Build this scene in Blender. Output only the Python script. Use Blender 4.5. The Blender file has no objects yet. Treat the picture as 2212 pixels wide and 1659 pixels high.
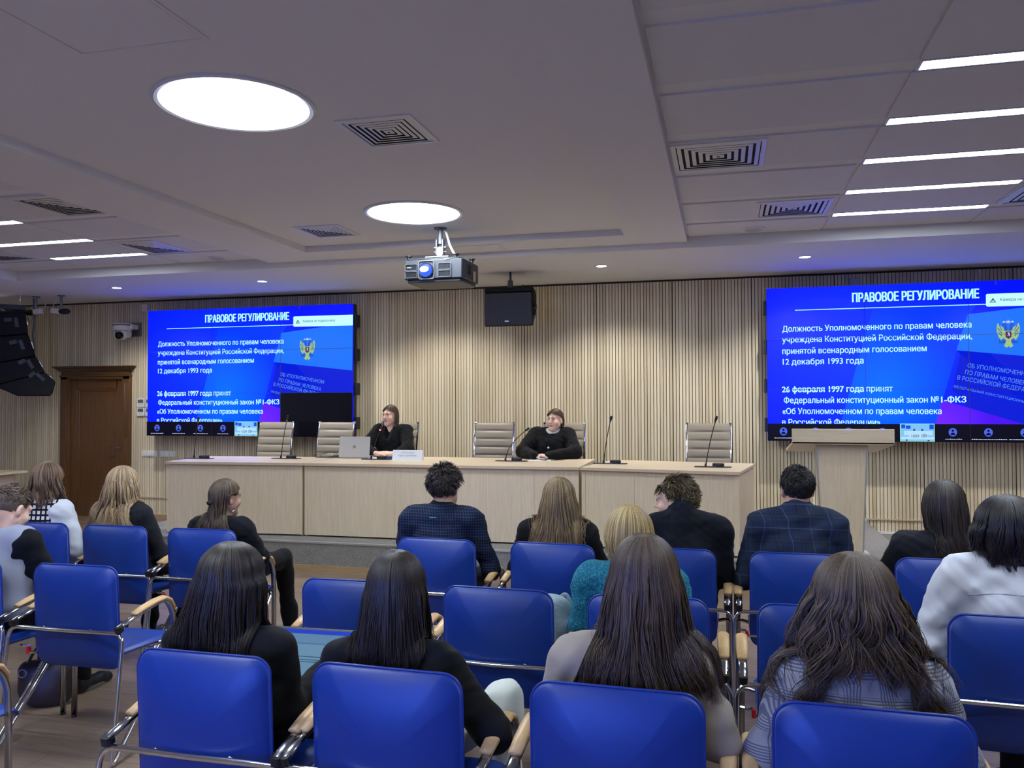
import bpy, math, random
import numpy as np
from mathutils import Matrix, Vector
SC = bpy.context.scene
COL = SC.collection
rad = math.radians
rnd = random.Random(7)
# ------------------------------------------------------------------ camera, world, exposure
def _cam():
    yaw, pit, rol = rad(14.488), rad(1.2473), rad(-.1932)
    cy, sy, cp, sp, cr, sr = math.cos(yaw), math.sin(yaw), math.cos(pit), math.sin(pit), math.cos(rol), math.sin(rol)
    f = Vector((-sy*cp, cy*cp, sp)); r = Vector((cy, sy, 0)); u = r.cross(f)
    r2 = r*cr+u*sr; u2 = u*cr-r*sr
    c = bpy.data.cameras.new('camera'); c.sensor_fit = 'HORIZONTAL'; c.sensor_width = 36; c.lens = 36*1769.5/2212
    c.clip_start = .05
    o = bpy.data.objects.new('camera', c); COL.objects.link(o)
    m = Matrix((r2, u2, -f)).transposed().to_4x4(); m.translation = (0, 0, 1.65)
    o.matrix_world = m; SC.camera = o
_cam()
w = bpy.data.worlds.new('world'); SC.world = w; w.use_nodes = True
w.node_tree.nodes['Background'].inputs[0].default_value = (.5, .55, .7, 1)
w.node_tree.nodes['Background'].inputs[1].default_value = .02
SC.view_settings.view_transform = 'Standard'; SC.view_settings.look = 'None'
SC.view_settings.exposure = 0.08; SC.view_settings.gamma = 1
SC.cycles.use_denoising = True
SC.cycles.max_bounces = 9; SC.cycles.diffuse_bounces = 6; SC.cycles.glossy_bounces = 3
SC.cycles.sample_clamp_indirect = 4
SC.cycles.adaptive_threshold = .02
LAMP = 42.0          # radiance of the ceiling fittings
# ------------------------------------------------------------------ materials
def lin(h):
    if not isinstance(h, str): return (*h, 1) if len(h) == 3 else h
    v = [int(h[i:i+2], 16)/255 for i in (0, 2, 4)]
    return (*[x/12.92 if x <= .04045 else ((x+.055)/1.055)**2.4 for x in v], 1)
class N:
    def __init__(s, name):
        s.m = bpy.data.materials.new(name); s.m.use_nodes = True
        s.t = s.m.node_tree; s.b = s.t.nodes['Principled BSDF']; s.out = s.t.nodes['Material Output']
    def n(s, ty, **k):
        x = s.t.nodes.new(ty)
        for a, v in k.items(): setattr(x, a, v)
        return x
    def l(s, a, b): s.t.links.new(a, b)
    def obj(s, scale=(1, 1, 1), src='Object', rot=(0, 0, 0)):
        c = s.n('ShaderNodeTexCoord'); m = s.n('ShaderNodeMapping')
        m.inputs['Scale'].default_value = scale; m.inputs['Rotation'].default_value = rot
        s.l(c.outputs[src], m.inputs[0]); return m.outputs[0]
    def noise(s, vec, scale, detail=3, rough=.55):
        x = s.n('ShaderNodeTexNoise'); x.inputs['Scale'].default_value = scale
        x.inputs['Detail'].default_value = detail; x.inputs['Roughness'].default_value = rough
        s.l(vec, x.inputs['Vector']); return x.outputs['Fac']
    def ramp(s, fac, stops):
        x = s.n('ShaderNodeValToRGB'); e = x.color_ramp.elements
        while len(e) < len(stops): e.new(.5)
        for i, (p, c) in enumerate(stops): e[i].position = p; e[i].color = lin(c)
        s.l(fac, x.inputs[0]); return x.outputs[0]
    def math(s, op, a, b=None, c=None):
        x = s.n('ShaderNodeMath', operation=op)
        for i, v in enumerate((a, b, c)):
            if v is None: continue
            if isinstance(v, (int, float)): x.inputs[i].default_value = v
            else: s.l(v, x.inputs[i])
        return x.outputs[0]
    def mix(s, fac, a, b, mode='MIX'):
        x = s.n('ShaderNodeMix', data_type='RGBA', blend_type=mode)
        for i, v in ((0, fac), (6, a), (7, b)):
            if isinstance(v, (int, float)): x.inputs[i].default_value = v
            elif isinstance(v, (str, tuple)): x.inputs[i].default_value = lin(v)
            else: s.l(v, x.inputs[i])
        return x.outputs[2]
    def sep(s, v):
        x = s.n('ShaderNodeSeparateXYZ'); s.l(v, x.inputs[0]); return x.outputs
    def col(s, c):
        if isinstance(c, (str, tuple)): s.b.inputs['Base Color'].default_value = lin(c)
        else: s.l(c, s.b.inputs['Base Color'])
        return s
    def set(s, rough=.5, metal=0, spec=.5, **k):
        s.b.inputs['Roughness'].default_value = rough; s.b.inputs['Metallic'].default_value = metal
        s.b.inputs['Specular IOR Level'].default_value = spec
        for a, v in k.items(): s.b.inputs[a.replace('_', ' ')].default_value = v
        return s
    def bump(s, h, st=.2, dist=.01):
        x = s.n('ShaderNodeBump'); x.inputs['Strength'].default_value = st; x.inputs['Distance'].default_value = dist
        s.l(h, x.inputs['Height']); s.l(x.outputs[0], s.b.inputs['Normal']); return s
def plain(name, c, rough=.5, metal=0, spec=.5, bump=None, vary=0, **k):
    x = N(name); v = x.obj()
    if vary:
        a = lin(c); n = x.noise(v, 6, 3)
        x.col(x.ramp(n, [(.3, tuple(q*(1-vary) for q in a[:3])), (.7, tuple(min(1, q*(1+vary)) for q in a[:3]))]))
    else: x.col(c)
    x.set(rough, metal, spec, **k)
    if bump: x.bump(x.noise(v, bump[0], 4), bump[1], bump[2] if len(bump) > 2 else .004)
    return x.m
def emit(name, c, st):
    x = N(name); x.col('000000'); x.set(.5)
    x.b.inputs['Emission Color'].default_value = lin(c); x.b.inputs['Emission Strength'].default_value = st
    x.b.inputs['Specular IOR Level'].default_value = .1
    return x.m
def wood(name, c1, c2, axis=2, rough=.45, scale=1., spec=.4):
    x = N(name); sc = [26*scale]*3; sc[axis] = 1.6*scale
    v = x.obj(tuple(sc)); n = x.noise(v, 2.2, 5, .65)
    sc2 = [90*scale]*3; sc2[axis] = 3*scale
    n2 = x.noise(x.obj(tuple(sc2)), 2, 2)
    f = x.math('ADD', x.math('MULTIPLY', n, .7), x.math('MULTIPLY', n2, .3))
    x.col(x.ramp(f, [(.3, c1), (.7, c2)])).set(rough, 0, spec)
    x.bump(n2, .06, .002); return x.m
MT = {}
def slat_mat():
    x = N('slat_wood'); o = x.obj(); X = x.sep(o)
    idx = x.math('FLOOR', x.math('DIVIDE', x.math('ADD', X[0], 20), .0385))
    wn = x.n('ShaderNodeTexWhiteNoise', noise_dimensions='1D'); x.l(idx, wn.inputs['W'])
    cb = x.n('ShaderNodeCombineXYZ'); x.l(x.math('MULTIPLY', idx, 3.7), cb.inputs[0]); x.l(x.math('MULTIPLY', X[2], .9), cb.inputs[2]); x.l(x.math('MULTIPLY', X[0], 30), cb.inputs[1])
    n = x.noise(cb.outputs[0], 2.0, 5, .6)
    f = x.math('ADD', x.math('MULTIPLY', wn.outputs['Value'], .45), x.math('MULTIPLY', n, .6))
    x.col(x.ramp(f, [(.2, 'baac8d'), (.5, 'cfc1a3'), (.85, 'dfd4ba')])).set(.5, 0, .35); return x.m
MT['slat'] = slat_mat()
MT['groove'] = plain('slat_groove_dark', '2a241b', .9)
def floor_mat():
    x = N('laminate_floor'); o = x.obj()
    br = x.n('ShaderNodeTexBrick'); br.offset = .37; br.inputs['Scale'].default_value = 1
    br.inputs['Brick Width'].default_value = 1.3; br.inputs['Row Height'].default_value = .19
    br.inputs['Mortar Size'].default_value = .0015; br.inputs['Color1'].default_value = (.2, .2, .2, 1); br.inputs['Color2'].default_value = (.8, .8, .8, 1)
    br.inputs['Mortar'].default_value = (0, 0, 0, 1); x.l(o, br.inputs['Vector'])
    n = x.noise(x.obj((1.3, 16, 1)), 2.4, 6, .65)
    bw = x.n('ShaderNodeRGBToBW'); x.l(br.outputs['Color'], bw.inputs[0])
    f = x.math('ADD', x.math('MULTIPLY', bw.outputs[0], .3), x.math('MULTIPLY', n, .75))
    c = x.ramp(f, [(.22, '4e4138'), (.5, '7a6756'), (.8, '9a8673')])
    c = x.mix(br.outputs['Fac'], c, '2e2722'); x.col(c).set(.3, 0, .5)
    x.bump(n, .08, .003); return x.m
MT['floor'] = floor_mat()
def carpet(name, a, b, c):
    x = N(name); o = x.obj()
    n = x.noise(o, 130, 2, .6); n2 = x.noise(o, 9, 2)
    f = x.math('ADD', x.math('MULTIPLY', n, .85), x.math('MULTIPLY', n2, .15))
    x.col(x.ramp(f, [(.36, a), (.5, b), (.64, c)])).set(.95, 0, .1); x.bump(n, .5, .006); return x.m
MT['carpet'] = carpet('grey_carpet', '626059', '7f7c76', '9b9891')
MT['white'] = plain('ceiling_white', 'dedde0', .85, spec=.2)
MT['wallwhite'] = plain('painted_wall', 'cfcdc8', .85, spec=.2)
MT['tile'] = plain('ceiling_tile_white', 'd4d3d6', .7, spec=.3, bump=(220, .05))
MT['plastic_w'] = plain('white_plastic', 'dcdcdc', .4)
MT['metal_w'] = plain('white_metal', 'd6d6da', .35, spec=.5)
MT['dark'] = plain('dark_void', '08080a', .9)
MT['black'] = plain('black_plastic', '101114', .45, bump=(300, .04))
MT['cab'] = plain('black_textured_cabinet', '040507', .7, 0, .25, bump=(400, .12))
MT['grille'] = plain('black_grille', '08090c', .55, bump=(600, .3))
MT['chrome'] = plain('chrome', 'd8d8da', .09, 1)
MT['steel'] = plain('brushed_steel', '8a8b8d', .36, 1)
MT['oval'] = plain('satin_chrome', 'a9a9ab', .2, 1)
MT['glass_dark'] = plain('dark_glass', '0a0c14', .08)
MT['table'] = wood('light_oak_laminate', 'c3af93', 'd7c6ab', 2, .42)
MT['tabletop'] = wood('light_oak_top', 'c0ac90', 'd6c5aa', 0, .32)
MT['edge'] = plain('oak_edge_band', 'c0a98b', .4)
MT['alu'] = plain('aluminium_trim', 'bfc0c4', .35, .7)
MT['door'] = wood('walnut_stained_door', '50351c', '6b4a28', 2, .35, .7)
MT['doorh'] = wood('walnut_stained_rail', '4d331b', '68482a', 0, .35, .7)
MT['base'] = wood('oak_skirting', '8f7350', 'ab8d66', 0, .4)
MT['pad'] = wood('beech_armrest', 'c19a66', 'd9b581', 1, .35)
MT['blue'] = plain('blue_leatherette', '0d348a', .40, spec=.45, bump=(420, .12, .002), vary=.05)
MT['seam'] = plain('blue_piping', '0b2a86', .45)
MT['taupe'] = plain('taupe_leather', '8d8373', .42, bump=(350, .1, .002))
MT['red'] = plain('red_plastic', 'c01818', .4)
MT['label'] = plain('paper_label', 'c9c9d2', .6)
# ------------------------------------------------------------------ mesh building
def rot(rx=0, ry=0, rz=0):
    return np.array(Matrix.Rotation(rad(rz), 3, 'Z') @ Matrix.Rotation(rad(ry), 3, 'Y') @ Matrix.Rotation(rad(rx), 3, 'X'))
def new_mesh(name, V, F, mats, mi=None, smooth=True, sharp=40):
    me = bpy.data.meshes.new(name)
    me.from_pydata(V if isinstance(V, list) else V.tolist(), [], F if isinstance(F, list) else F.tolist())
    for m in (mats if isinstance(mats, (list, tuple)) else [mats]): me.materials.append(m)
    if mi is not None: me.polygons.foreach_set('material_index', np.asarray(mi, dtype=np.int32))
    if smooth:
        me.polygons.foreach_set('use_smooth', np.ones(len(me.polygons), dtype=bool))
        if sharp: me.set_sharp_from_angle(angle=rad(sharp))
    me.update(); return me
def link(name, me, parent=None, loc=(0, 0, 0), rz=0):
    o = bpy.data.objects.new(name, me); COL.objects.link(o); o.location = loc; o.rotation_euler = (0, 0, rz)
    if parent is not None: o.parent = parent
    return o
class MB:
    def __init__(s): s.V = []; s.F = []; s.I = []
    def add(s, v, f, mi=0):
        b = len(s.V); s.V += [tuple(map(float, p)) for p in v]; s.F += [tuple(i+b for i in q) for q in f]; s.I += [mi]*len(f); return s
    def box(s, c, d, R=None, mi=0):
        v = np.array([(x, y, z) for z in (-.5, .5) for y in (-.5, .5) for x in (-.5, .5)])*np.array(d)
        if R is not None: v = v@R.T
        return s.add(v+np.array(c), [(0, 2, 3, 1), (4, 5, 7, 6), (0, 1, 5, 4), (2, 6, 7, 3), (0, 4, 6, 2), (1, 3, 7, 5)], mi)
    def bx(s, x0, x1, y0, y1, z0, z1, mi=0): return s.box(((x0+x1)/2, (y0+y1)/2, (z0+z1)/2), (x1-x0, y1-y0, z1-z0), None, mi)
    def rbox(s, c, d, r, R=None, mi=0, n=4, ax=2):
        # box with rounded vertical edges, axis ax
        ds = [d[i] for i in range(3) if i != ax]; pl = rrect(ds[0], ds[1], r, n)
        out = []
        for h in (-d[ax]/2, d[ax]/2):
            for a, b in pl: p = [a, b]; p.insert(ax, h); out.append(p)
        v = np.array(out); k = len(pl)
        if R is not None: v = v@R.T
        f = [(i, (i+1) % k, k+(i+1) % k, k+i) for i in range(k)]+[tuple(range(k))[::-1], tuple(range(k, 2*k))]
        return s.add(v+np.array(c), f, mi)
    def tube(s, path, r, n=10, mi=0, ry=None, side=None, caps=True):
        P = np.array(path, float); m = len(P); r = np.broadcast_to(np.array(r, float), (m,)); ry = r if ry is None else np.broadcast_to(np.array(ry, float), (m,))
        T = np.gradient(P, axis=0); T /= np.linalg.norm(T, axis=1)[:, None]+1e-12
        A = np.zeros_like(P); up = np.array(side if side is not None else ((0, 0, 1) if abs(T[0][2]) < .9 else (1, 0, 0)), float)
        for i in range(m):
            a = up-T[i]*(up@T[i]); L = np.linalg.norm(a)
            if L < 1e-6: a = A[i-1] if i else np.array((1., 0, 0)); L = 1
            A[i] = a/L
            if side is None: up = A[i]
        B = np.cross(T, A); th = np.arange(n)/n*2*math.pi
        v = (P[:, None]+A[:, None]*(np.cos(th)[None, :, None]*r[:, None, None])+B[:, None]*(np.sin(th)[None, :, None]*ry[:, None, None])).reshape(-1, 3)
        f = [(i*n+j, i*n+(j+1) % n, (i+1)*n+(j+1) % n, (i+1)*n+j) for i in range(m-1) for j in range(n)]
        if caps: f += [tuple(range(n))[::-1], tuple(range((m-1)*n, m*n))]
        return s.add(v, f, mi)
    def cyl(s, a, b, r, r2=None, n=20, mi=0): return s.tube([a, b], [r, r if r2 is None else r2], n, mi)
    def lathe(s, prof, c=(0, 0, 0), n=28, mi=0, R=None):
        v = [(r*math.cos(t), r*math.sin(t), z) for r, z in prof for t in [2*math.pi*j/n for j in range(n)]]
        m = len(prof); f = [(i*n+j, i*n+(j+1) % n, (i+1)*n+(j+1) % n, (i+1)*n+j) for i in range(m-1) for j in range(n)]
        f += [tuple(range(n))[::-1], tuple(range((m-1)*n, m*n))]
        v = np.array(v)
        if R is not None: v = v@R.T
        return s.add(v+np.array(c), f, mi)
    def prism(s, poly, h0, h1, ax=1, mi=0):
        k = len(poly); out = []
        for h in (h0, h1):
            for a, b in poly: p = [a, b]; p.insert(ax, h); out.append(p)
        return s.add(out, [(i, (i+1) % k, k+(i+1) % k, k+i) for i in range(k)]+[tuple(range(k))[::-1], tuple(range(k, 2*k))], mi)
    def sphere(s, c, r, n=14, mi=0, sc=(1, 1, 1), R=None):
        pr = [(max(1e-4, math.sin(math.pi*i/n)), -math.cos(math.pi*i/n)) for i in range(n+1)]
        m = len(pr); q = 2*n; v = np.array([(a*math.cos(2*math.pi*j/q), a*math.sin(2*math.pi*j/q), z) for a, z in pr for j in range(q)])*r*np.array(sc)
        if R is not None: v = v@R.T
        f = [(i*q+j, i*q+(j+1) % q, (i+1)*q+(j+1) % q, (i+1)*q+j) for i in range(m-1) for j in range(q)]
        return s.add(v+np.array(c), f, mi)
    def build(s, name, mats, parent=None, bevel=0, smooth=True, sharp=35, loc=(0, 0, 0), rz=0, flip=True):
        me = new_mesh(name, s.V, s.F, mats, s.I, smooth, sharp)
        if flip: fix_normals(me)
        o = link(name, me, parent, loc, rz)
        if bevel:
            b = o.modifiers.new('bevel', 'BEVEL'); b.width = bevel; b.segments = 2; b.limit_method = 'ANGLE'; b.angle_limit = rad(50); b.harden_normals = False
        return o
import bmesh
def fix_normals(me):
    b = bmesh.new(); b.from_mesh(me); bmesh.ops.recalc_face_normals(b, faces=b.faces); b.to_mesh(me); b.free()
def rrect(w, h, r, n=5):
    out = []
    for cx, cy, a0 in ((w/2-r, h/2-r, 0), (-w/2+r, h/2-r, 90), (-w/2+r, -h/2+r, 180), (w/2-r, -h/2+r, 270)):
        for i in range(n+1): a = rad(a0+90*i/n); out.append((cx+r*math.cos(a), cy+r*math.sin(a)))
    return out
def arc(p0, p1, p2, n=8):
    # quadratic bend through control p1
    return [tuple((1-t)**2*np.array(p0)+2*t*(1-t)*np.array(p1)+t*t*np.array(p2)) for t in np.linspace(0, 1, n)]
def tag(o, label, cat, group=None, kind=None):
    if label: o['label'] = label
    if cat: o['category'] = cat
    if group: o['group'] = group
    if kind: o['kind'] = kind
    return o
def thing(name, label, cat, loc=(0, 0, 0), rz=0, group=None):
    o = bpy.data.objects.new(name, None); COL.objects.link(o); o.location = loc; o.rotation_euler = (0, 0, rz); o.empty_display_size = .1
    return tag(o, label, cat, group)
def dup(root, loc, rz, label, group=None):
    r = root.copy(); COL.objects.link(r); r.location = loc; r.rotation_euler = (0, 0, rz); r['label'] = label
    if group: r['group'] = group
    for ch in list(root.children):
        c = ch.copy(); COL.objects.link(c); c.parent = r
        for g in ch.children:
            d = g.copy(); COL.objects.link(d); d.parent = c
    return r
def struct(o, label=None): o['kind'] = 'structure'; (label and o.__setitem__('label', label)); return o
# ------------------------------------------------------------------ room shell
XL, XR, YB, YW = -11.6, 6.4, -4.0, 10.1
ZB, ZM, ZT = 3.13, 3.19, 3.25
LX0, LX1, CX0, CX1, RX0, RX1 = -8.25, -4.84, -4.14, -.88, -.33, 3.25
YC = 8.05
struct(MB().bx(XL, XR, YB, YW, -.1, 0).build('floor', MT['floor'], smooth=False))
def slat_wall():
    m = MB(); P = .0385; k0 = math.floor((XL+20)/P); k1 = math.ceil((XR+20)/P)
    def run(xa, xb, z0, z1):
        pts = []; mi = []
        k = math.floor((xa+20)/P+.01)
        while -20+k*P < xb-.001:
            x = -20+k*P; g = .0036 if k % 24 else .0058
            pts += [(x+g, 0), (x+P-(.0036 if (k+1) % 24 else .0058), 0)]; k += 1
        V = []; F = []; I = []
        for i in range(0, len(pts), 2):
            a, b = pts[i][0], pts[i+1][0]; n = len(V)
            V += [(a, YW+.016, z0), (a, YW, z0), (b, YW, z0), (b, YW+.016, z0), (a, YW+.016, z1), (a, YW, z1), (b, YW, z1), (b, YW+.016, z1)]
            F += [(n, n+1, n+5, n+4), (n+1, n+2, n+6, n+5), (n+2, n+3, n+7, n+6)]; I += [0, 0, 0]
        m.add(V, F, 0)
        m.add([(xa, YW+.015, z0), (xb, YW+.015, z0), (xb, YW+.015, z1), (xa, YW+.015, z1)], [(0, 1, 2, 3)], 1)
    xa, xb = -20+275*P, -20+302*P; run(XL, xa, 0, ZB-.02); run(xa, xb, 2.05, ZB-.02); run(xb, XR, 0, ZB-.02)
    m.bx(XL, XR, YW+.12, YW+.2, 0, ZT+.2, 1)
    return m.build('wall_back', [MT['slat'], MT['groove']], smooth=False, flip=False)
struct(slat_wall(), 'back wall clad in narrow vertical oak slats')
struct(MB().bx(XL, XR, YW-.006, YW+.1, ZB-.022, ZB+.02).build('trim_1', MT['groove'], smooth=False))
struct(MB().bx(XL-.1, XL, YB, YW+.2, 0, 3.4).build('wall_left', MT['wallwhite'], smooth=False))
struct(MB().bx(XR, XR+.1, YB, YW+.2, 0, 3.4).build('wall_right', MT['wallwhite'], smooth=False))
struct(MB().bx(XL, XR, YB-.1, YB, 0, 3.4).build('wall_rear', MT['wallwhite'], smooth=False))
def ceiling():
    m = MB()
    m.bx(XL, XR, YB, YW+.1, ZT, ZT+.1)
    m.bx(XL, XR, YC, YW+.1, ZB, ZT)                    # bulkhead along the slatted wall
    m.bx(LX1, CX0, YB, YC, ZM, ZT); m.bx(CX1, RX0, YB, YC, ZM, ZT); m.bx(CX0, CX1, 7.58, YC, ZM, ZT)
    m.bx(XL, LX0, YB, YC, ZB, ZT); m.bx(RX1, XR, YB, YC, ZB, ZT)
    return m.build('ceiling', MT['white'], smooth=False)
struct(ceiling())
ROWS = [-3.0, -2.19, -1.38, -.57, .24, 1.05, 1.86, 2.67, 3.48, 4.29, 5.10, 5.90, 6.73, 7.51]
def tiles(xs, name):
    m = MB(); t = .012
    for i in range(len(xs)-1):
        a, b = xs[i]+.008, xs[i+1]-.008
        for j, y in enumerate(ROWS):
            y0 = y+.006; y1 = (ROWS[j+1]-.145) if j+1 < len(ROWS) else YC-.01
            m.bx(a, b, y0, y1, ZT-t, ZT+.01)
    return struct(m.build(name, MT['tile'], bevel=.002, smooth=False))
tiles([RX0+.01, .89, 2.13, RX1-.01], 'ceiling_1'); tiles([LX0+.01, -7.16, -5.93, LX1-.01], 'ceiling_2')
# hatches
m = MB()
for a in ((-2.84, -2.17, 2.45, 3.12, ZT), (-2.72, -2.12, 7.68, 8.03, ZM)):
    x0, x1, y0, y1, z = a
    m.bx(x0+.025, x1-.025, y0+.025, y1-.025, z-.004, z+.01)
    for b in ((x0, x1, y0, y0+.02), (x0, x1, y1-.02, y1), (x0, x0+.02, y0+.02, y1-.02), (x1-.02, x1, y0+.02, y1-.02)): m.bx(*b, z-.006, z+.01)
struct(m.build('ceiling_3', MT['white'], smooth=False), 'access hatches in the ceiling')
# baseboards
struct(MB().bx(-8.3, -6.3, YW-.02, YW, 0, .06).build('baseboard_back', MT['base'], smooth=False))
struct(MB().bx(XL, -9.5, YW-.02, YW, 0, .06).build('baseboard_left', MT['base'], smooth=False))
struct(MB().bx(-8.25, XR, YW-.014, YW, .292, .308).build('trim_2', MT['edge'], smooth=False), 'thin horizontal rail low on the slatted wall')
# ------------------------------------------------------------------ lamps in the ceiling
EM = emit('lamp_diffuser', (.80, .90, 1), LAMP)
def ring_light(y, label):
    t = thing('round_ceiling_light', label, 'ceiling light', (-2.52, y, ZT), 0, 'round ceiling lights')
    MB().lathe([(.385, .0), (.385, -.012), (.405, -.016), (.42, -.008), (.42, 0)], n=64).build('frame', MT['metal_w'], t)
    MB().lathe([(.384, -.001), (.384, -.009), (.02, -.010)], n=64).build('diffuser', EM, t)
    m = MB()
    for a in (40, 130, 220, 310): m.sphere((.422*math.cos(rad(a)), .422*math.sin(rad(a)), -.006), .008, 6)
    m.build('clip', MT['metal_w'], t)
ring_light(3.85, 'large round ceiling light nearest the camera, above the empty left aisle')
ring_light(6.46, 'round ceiling light above the projector')
for y in (1.24, -1.36): ring_light(y, 'round ceiling light behind the photographer')
def bar_light(x0, x1, y0, y1, label, g):
    t = thing('linear_ceiling_light', label, 'ceiling light', ((x0+x1)/2, (y0+y1)/2, ZT), 0, g)
    L, W = x1-x0-.02, y1-y0-.01
    MB().box((0, 0, -.004), (L-.02, W-.025, .012)).build('diffuser', EM, t)
    m = MB()
    for s in (-1, 1): m.box((0, s*(W/2-.006), -.006), (L, .012, .014)); m.box((s*(L/2-.005), 0, -.006), (.01, W-.02, .014))
    m.build('frame', MT['metal_w'], t)
RN = ['first and nearest', 'second', 'third', 'fourth', 'fifth and farthest']
for i, y in enumerate((4.29, 5.10, 5.90, 6.73, 7.51)):
    bar_light(.9, 2.12, y-.14, y-.005, f'white linear light in the right coffer, {RN[i]} of the ladder', 'linear lights of the right coffer')
for i, y in enumerate((5.90, 6.73, 7.51)):
    bar_light(-7.15, -5.94, y-.14, y-.005, f'white linear light in the left coffer, {("nearest", "middle", "farthest")[i]} of three', 'linear lights of the left coffer')
for y in (3.48, 2.67, 1.86, 1.05):
    bar_light(.9, 2.12, y-.14, y-.005, 'linear light behind the frame over the right seats', 'linear lights of the right coffer')
    bar_light(-7.15, -5.94, y-.14, y-.005, 'linear light behind the frame over the left seats', 'linear lights of the left coffer')
SPOTM = emit('downlight_disc', (1, .98, .93), 12)
DL = [(-9.62, 'over the black line array'), (-7.52, 'above the left screen\'s left half'), (-5.43, 'above the left screen\'s right half'), (-3.36, 'hidden behind the projector'), (-1.28, 'right of the hung loudspeaker'), (.82, 'above the right screen\'s corner'), (2.9, 'above the right screen, beyond the frame')]
for x, l in DL:
    t = thing('recessed_downlight', 'small round recessed downlight '+l, 'downlight', (x, 8.87, ZB), 0, 'recessed downlights before the wall')
    MB().lathe([(.055, 0), (.057, -.006), (.08, -.004), (.082, 0)], n=28).build('rim', MT['metal_w'], t)
    MB().lathe([(.056, -.001), (.054, -.004), (.005, -.005)], n=24).build('lens', SPOTM, t)
    sp = bpy.data.lights.new('downlight_beam', 'SPOT'); sp.energy = 150; sp.spot_size = rad(125); sp.spot_blend = .55; sp.shadow_soft_size = .05; sp.color = (1, .97, .9)
    o = bpy.data.objects.new('downlight_beam', sp); COL.objects.link(o); o.parent = t; o.location = (0, 0, -.015); o.rotation_euler = (rad(8), 0, 0)
# ------------------------------------------------------------------ ceiling diffusers
def vent(x0, x1, y0, y1, z, label, n=6):
    cx, cy, w, d = (x0+x1)/2, (y0+y1)/2, x1-x0, y1-y0
    t = thing('air_diffuser', label, 'air vent', (cx, cy, z), 0, 'square ceiling air diffusers')
    m = MB(); f = .03
    def fr(w0, d0, w1, d1, z0, z1, mb):
        o = [(-w0/2, -d0/2, z0), (w0/2, -d0/2, z0), (w0/2, d0/2, z0), (-w0/2, d0/2, z0)]; i = [(-w1/2, -d1/2, z1), (w1/2, -d1/2, z1), (w1/2, d1/2, z1), (-w1/2, d1/2, z1)]
        for zz in (0, .003): pass
        mb.add(o+i, [(k, (k+1) % 4, 4+(k+1) % 4, 4+k) for k in range(4)])
    fr(w, d, w, d, 0, -.008, m); fr(w, d, w-2*f, d-2*f, -.008, -.010, m); fr(w-2*f, d-2*f, w-2*f, d-2*f, -.01, .03, m)
    m.build('frame', MT['metal_w'], t, smooth=False, flip=False)
    MB().box((0, 0, -.0005), (w-2*f, d-2*f, .001)).build('duct_opening', MT['dark'], t, smooth=False)
    lv = MB(); W = w-2*f; D = d-2*f
    for k in range(n):
        a = 1-(k+.15)/n; b = 1-(k+.75)/n
        fr(W*a, D*a, W*b, D*b, -.0055, -.0085, lv)
    lv.build('louvre', MT['metal_w'], t, smooth=False, flip=False)
vent(-2.13, -1.67, 4.22, 4.72, ZT, 'square air diffuser beside the large round light')
vent(-3.79, -3.34, 6.69, 7.18, ZT, 'square air diffuser left of the far round light')
vent(-.31, .27, 5.14, 5.73, ZT-.012, 'large square air diffuser in the right coffer, nearer one')
vent(.27, .85, 6.80, 7.36, ZT-.012, 'square air diffuser in the right coffer beside the far linear light')
vent(2.15, 2.75, 6.80, 7.36, ZT-.012, 'air diffuser cut by the right edge of the photo')
vent(-5.36, -4.86, 5.12, 5.75, ZT-.012, 'square air diffuser in the left coffer, nearest one')
vent(-5.84, -5.36, 6.81, 7.44, ZT-.012, 'square air diffuser in the left coffer by the far linear lights')
vent(-7.75, -7.2, 6.85, 7.37, ZT-.012, 'air diffuser at the left edge of the photo')
for x, l in ((.28, 'right'), (-5.35, 'left')):
    t = thing('ceiling_speaker', f'flat round white ceiling speaker in the {l} coffer', 'speaker', (x, 7.84, ZT-.012), 0, 'round ceiling speakers')
    MB().lathe([(.1, 0), (.1, -.006), (.09, -.012)], n=32).build('rim', MT['metal_w'], t)
    MB().lathe([(.088, -.006), (.086, -.013), (.01, -.016)], n=32).build('grille', plain('speaker_grille_grey', 'a8a8ac', .6, bump=(700, .3)), t)
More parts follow.
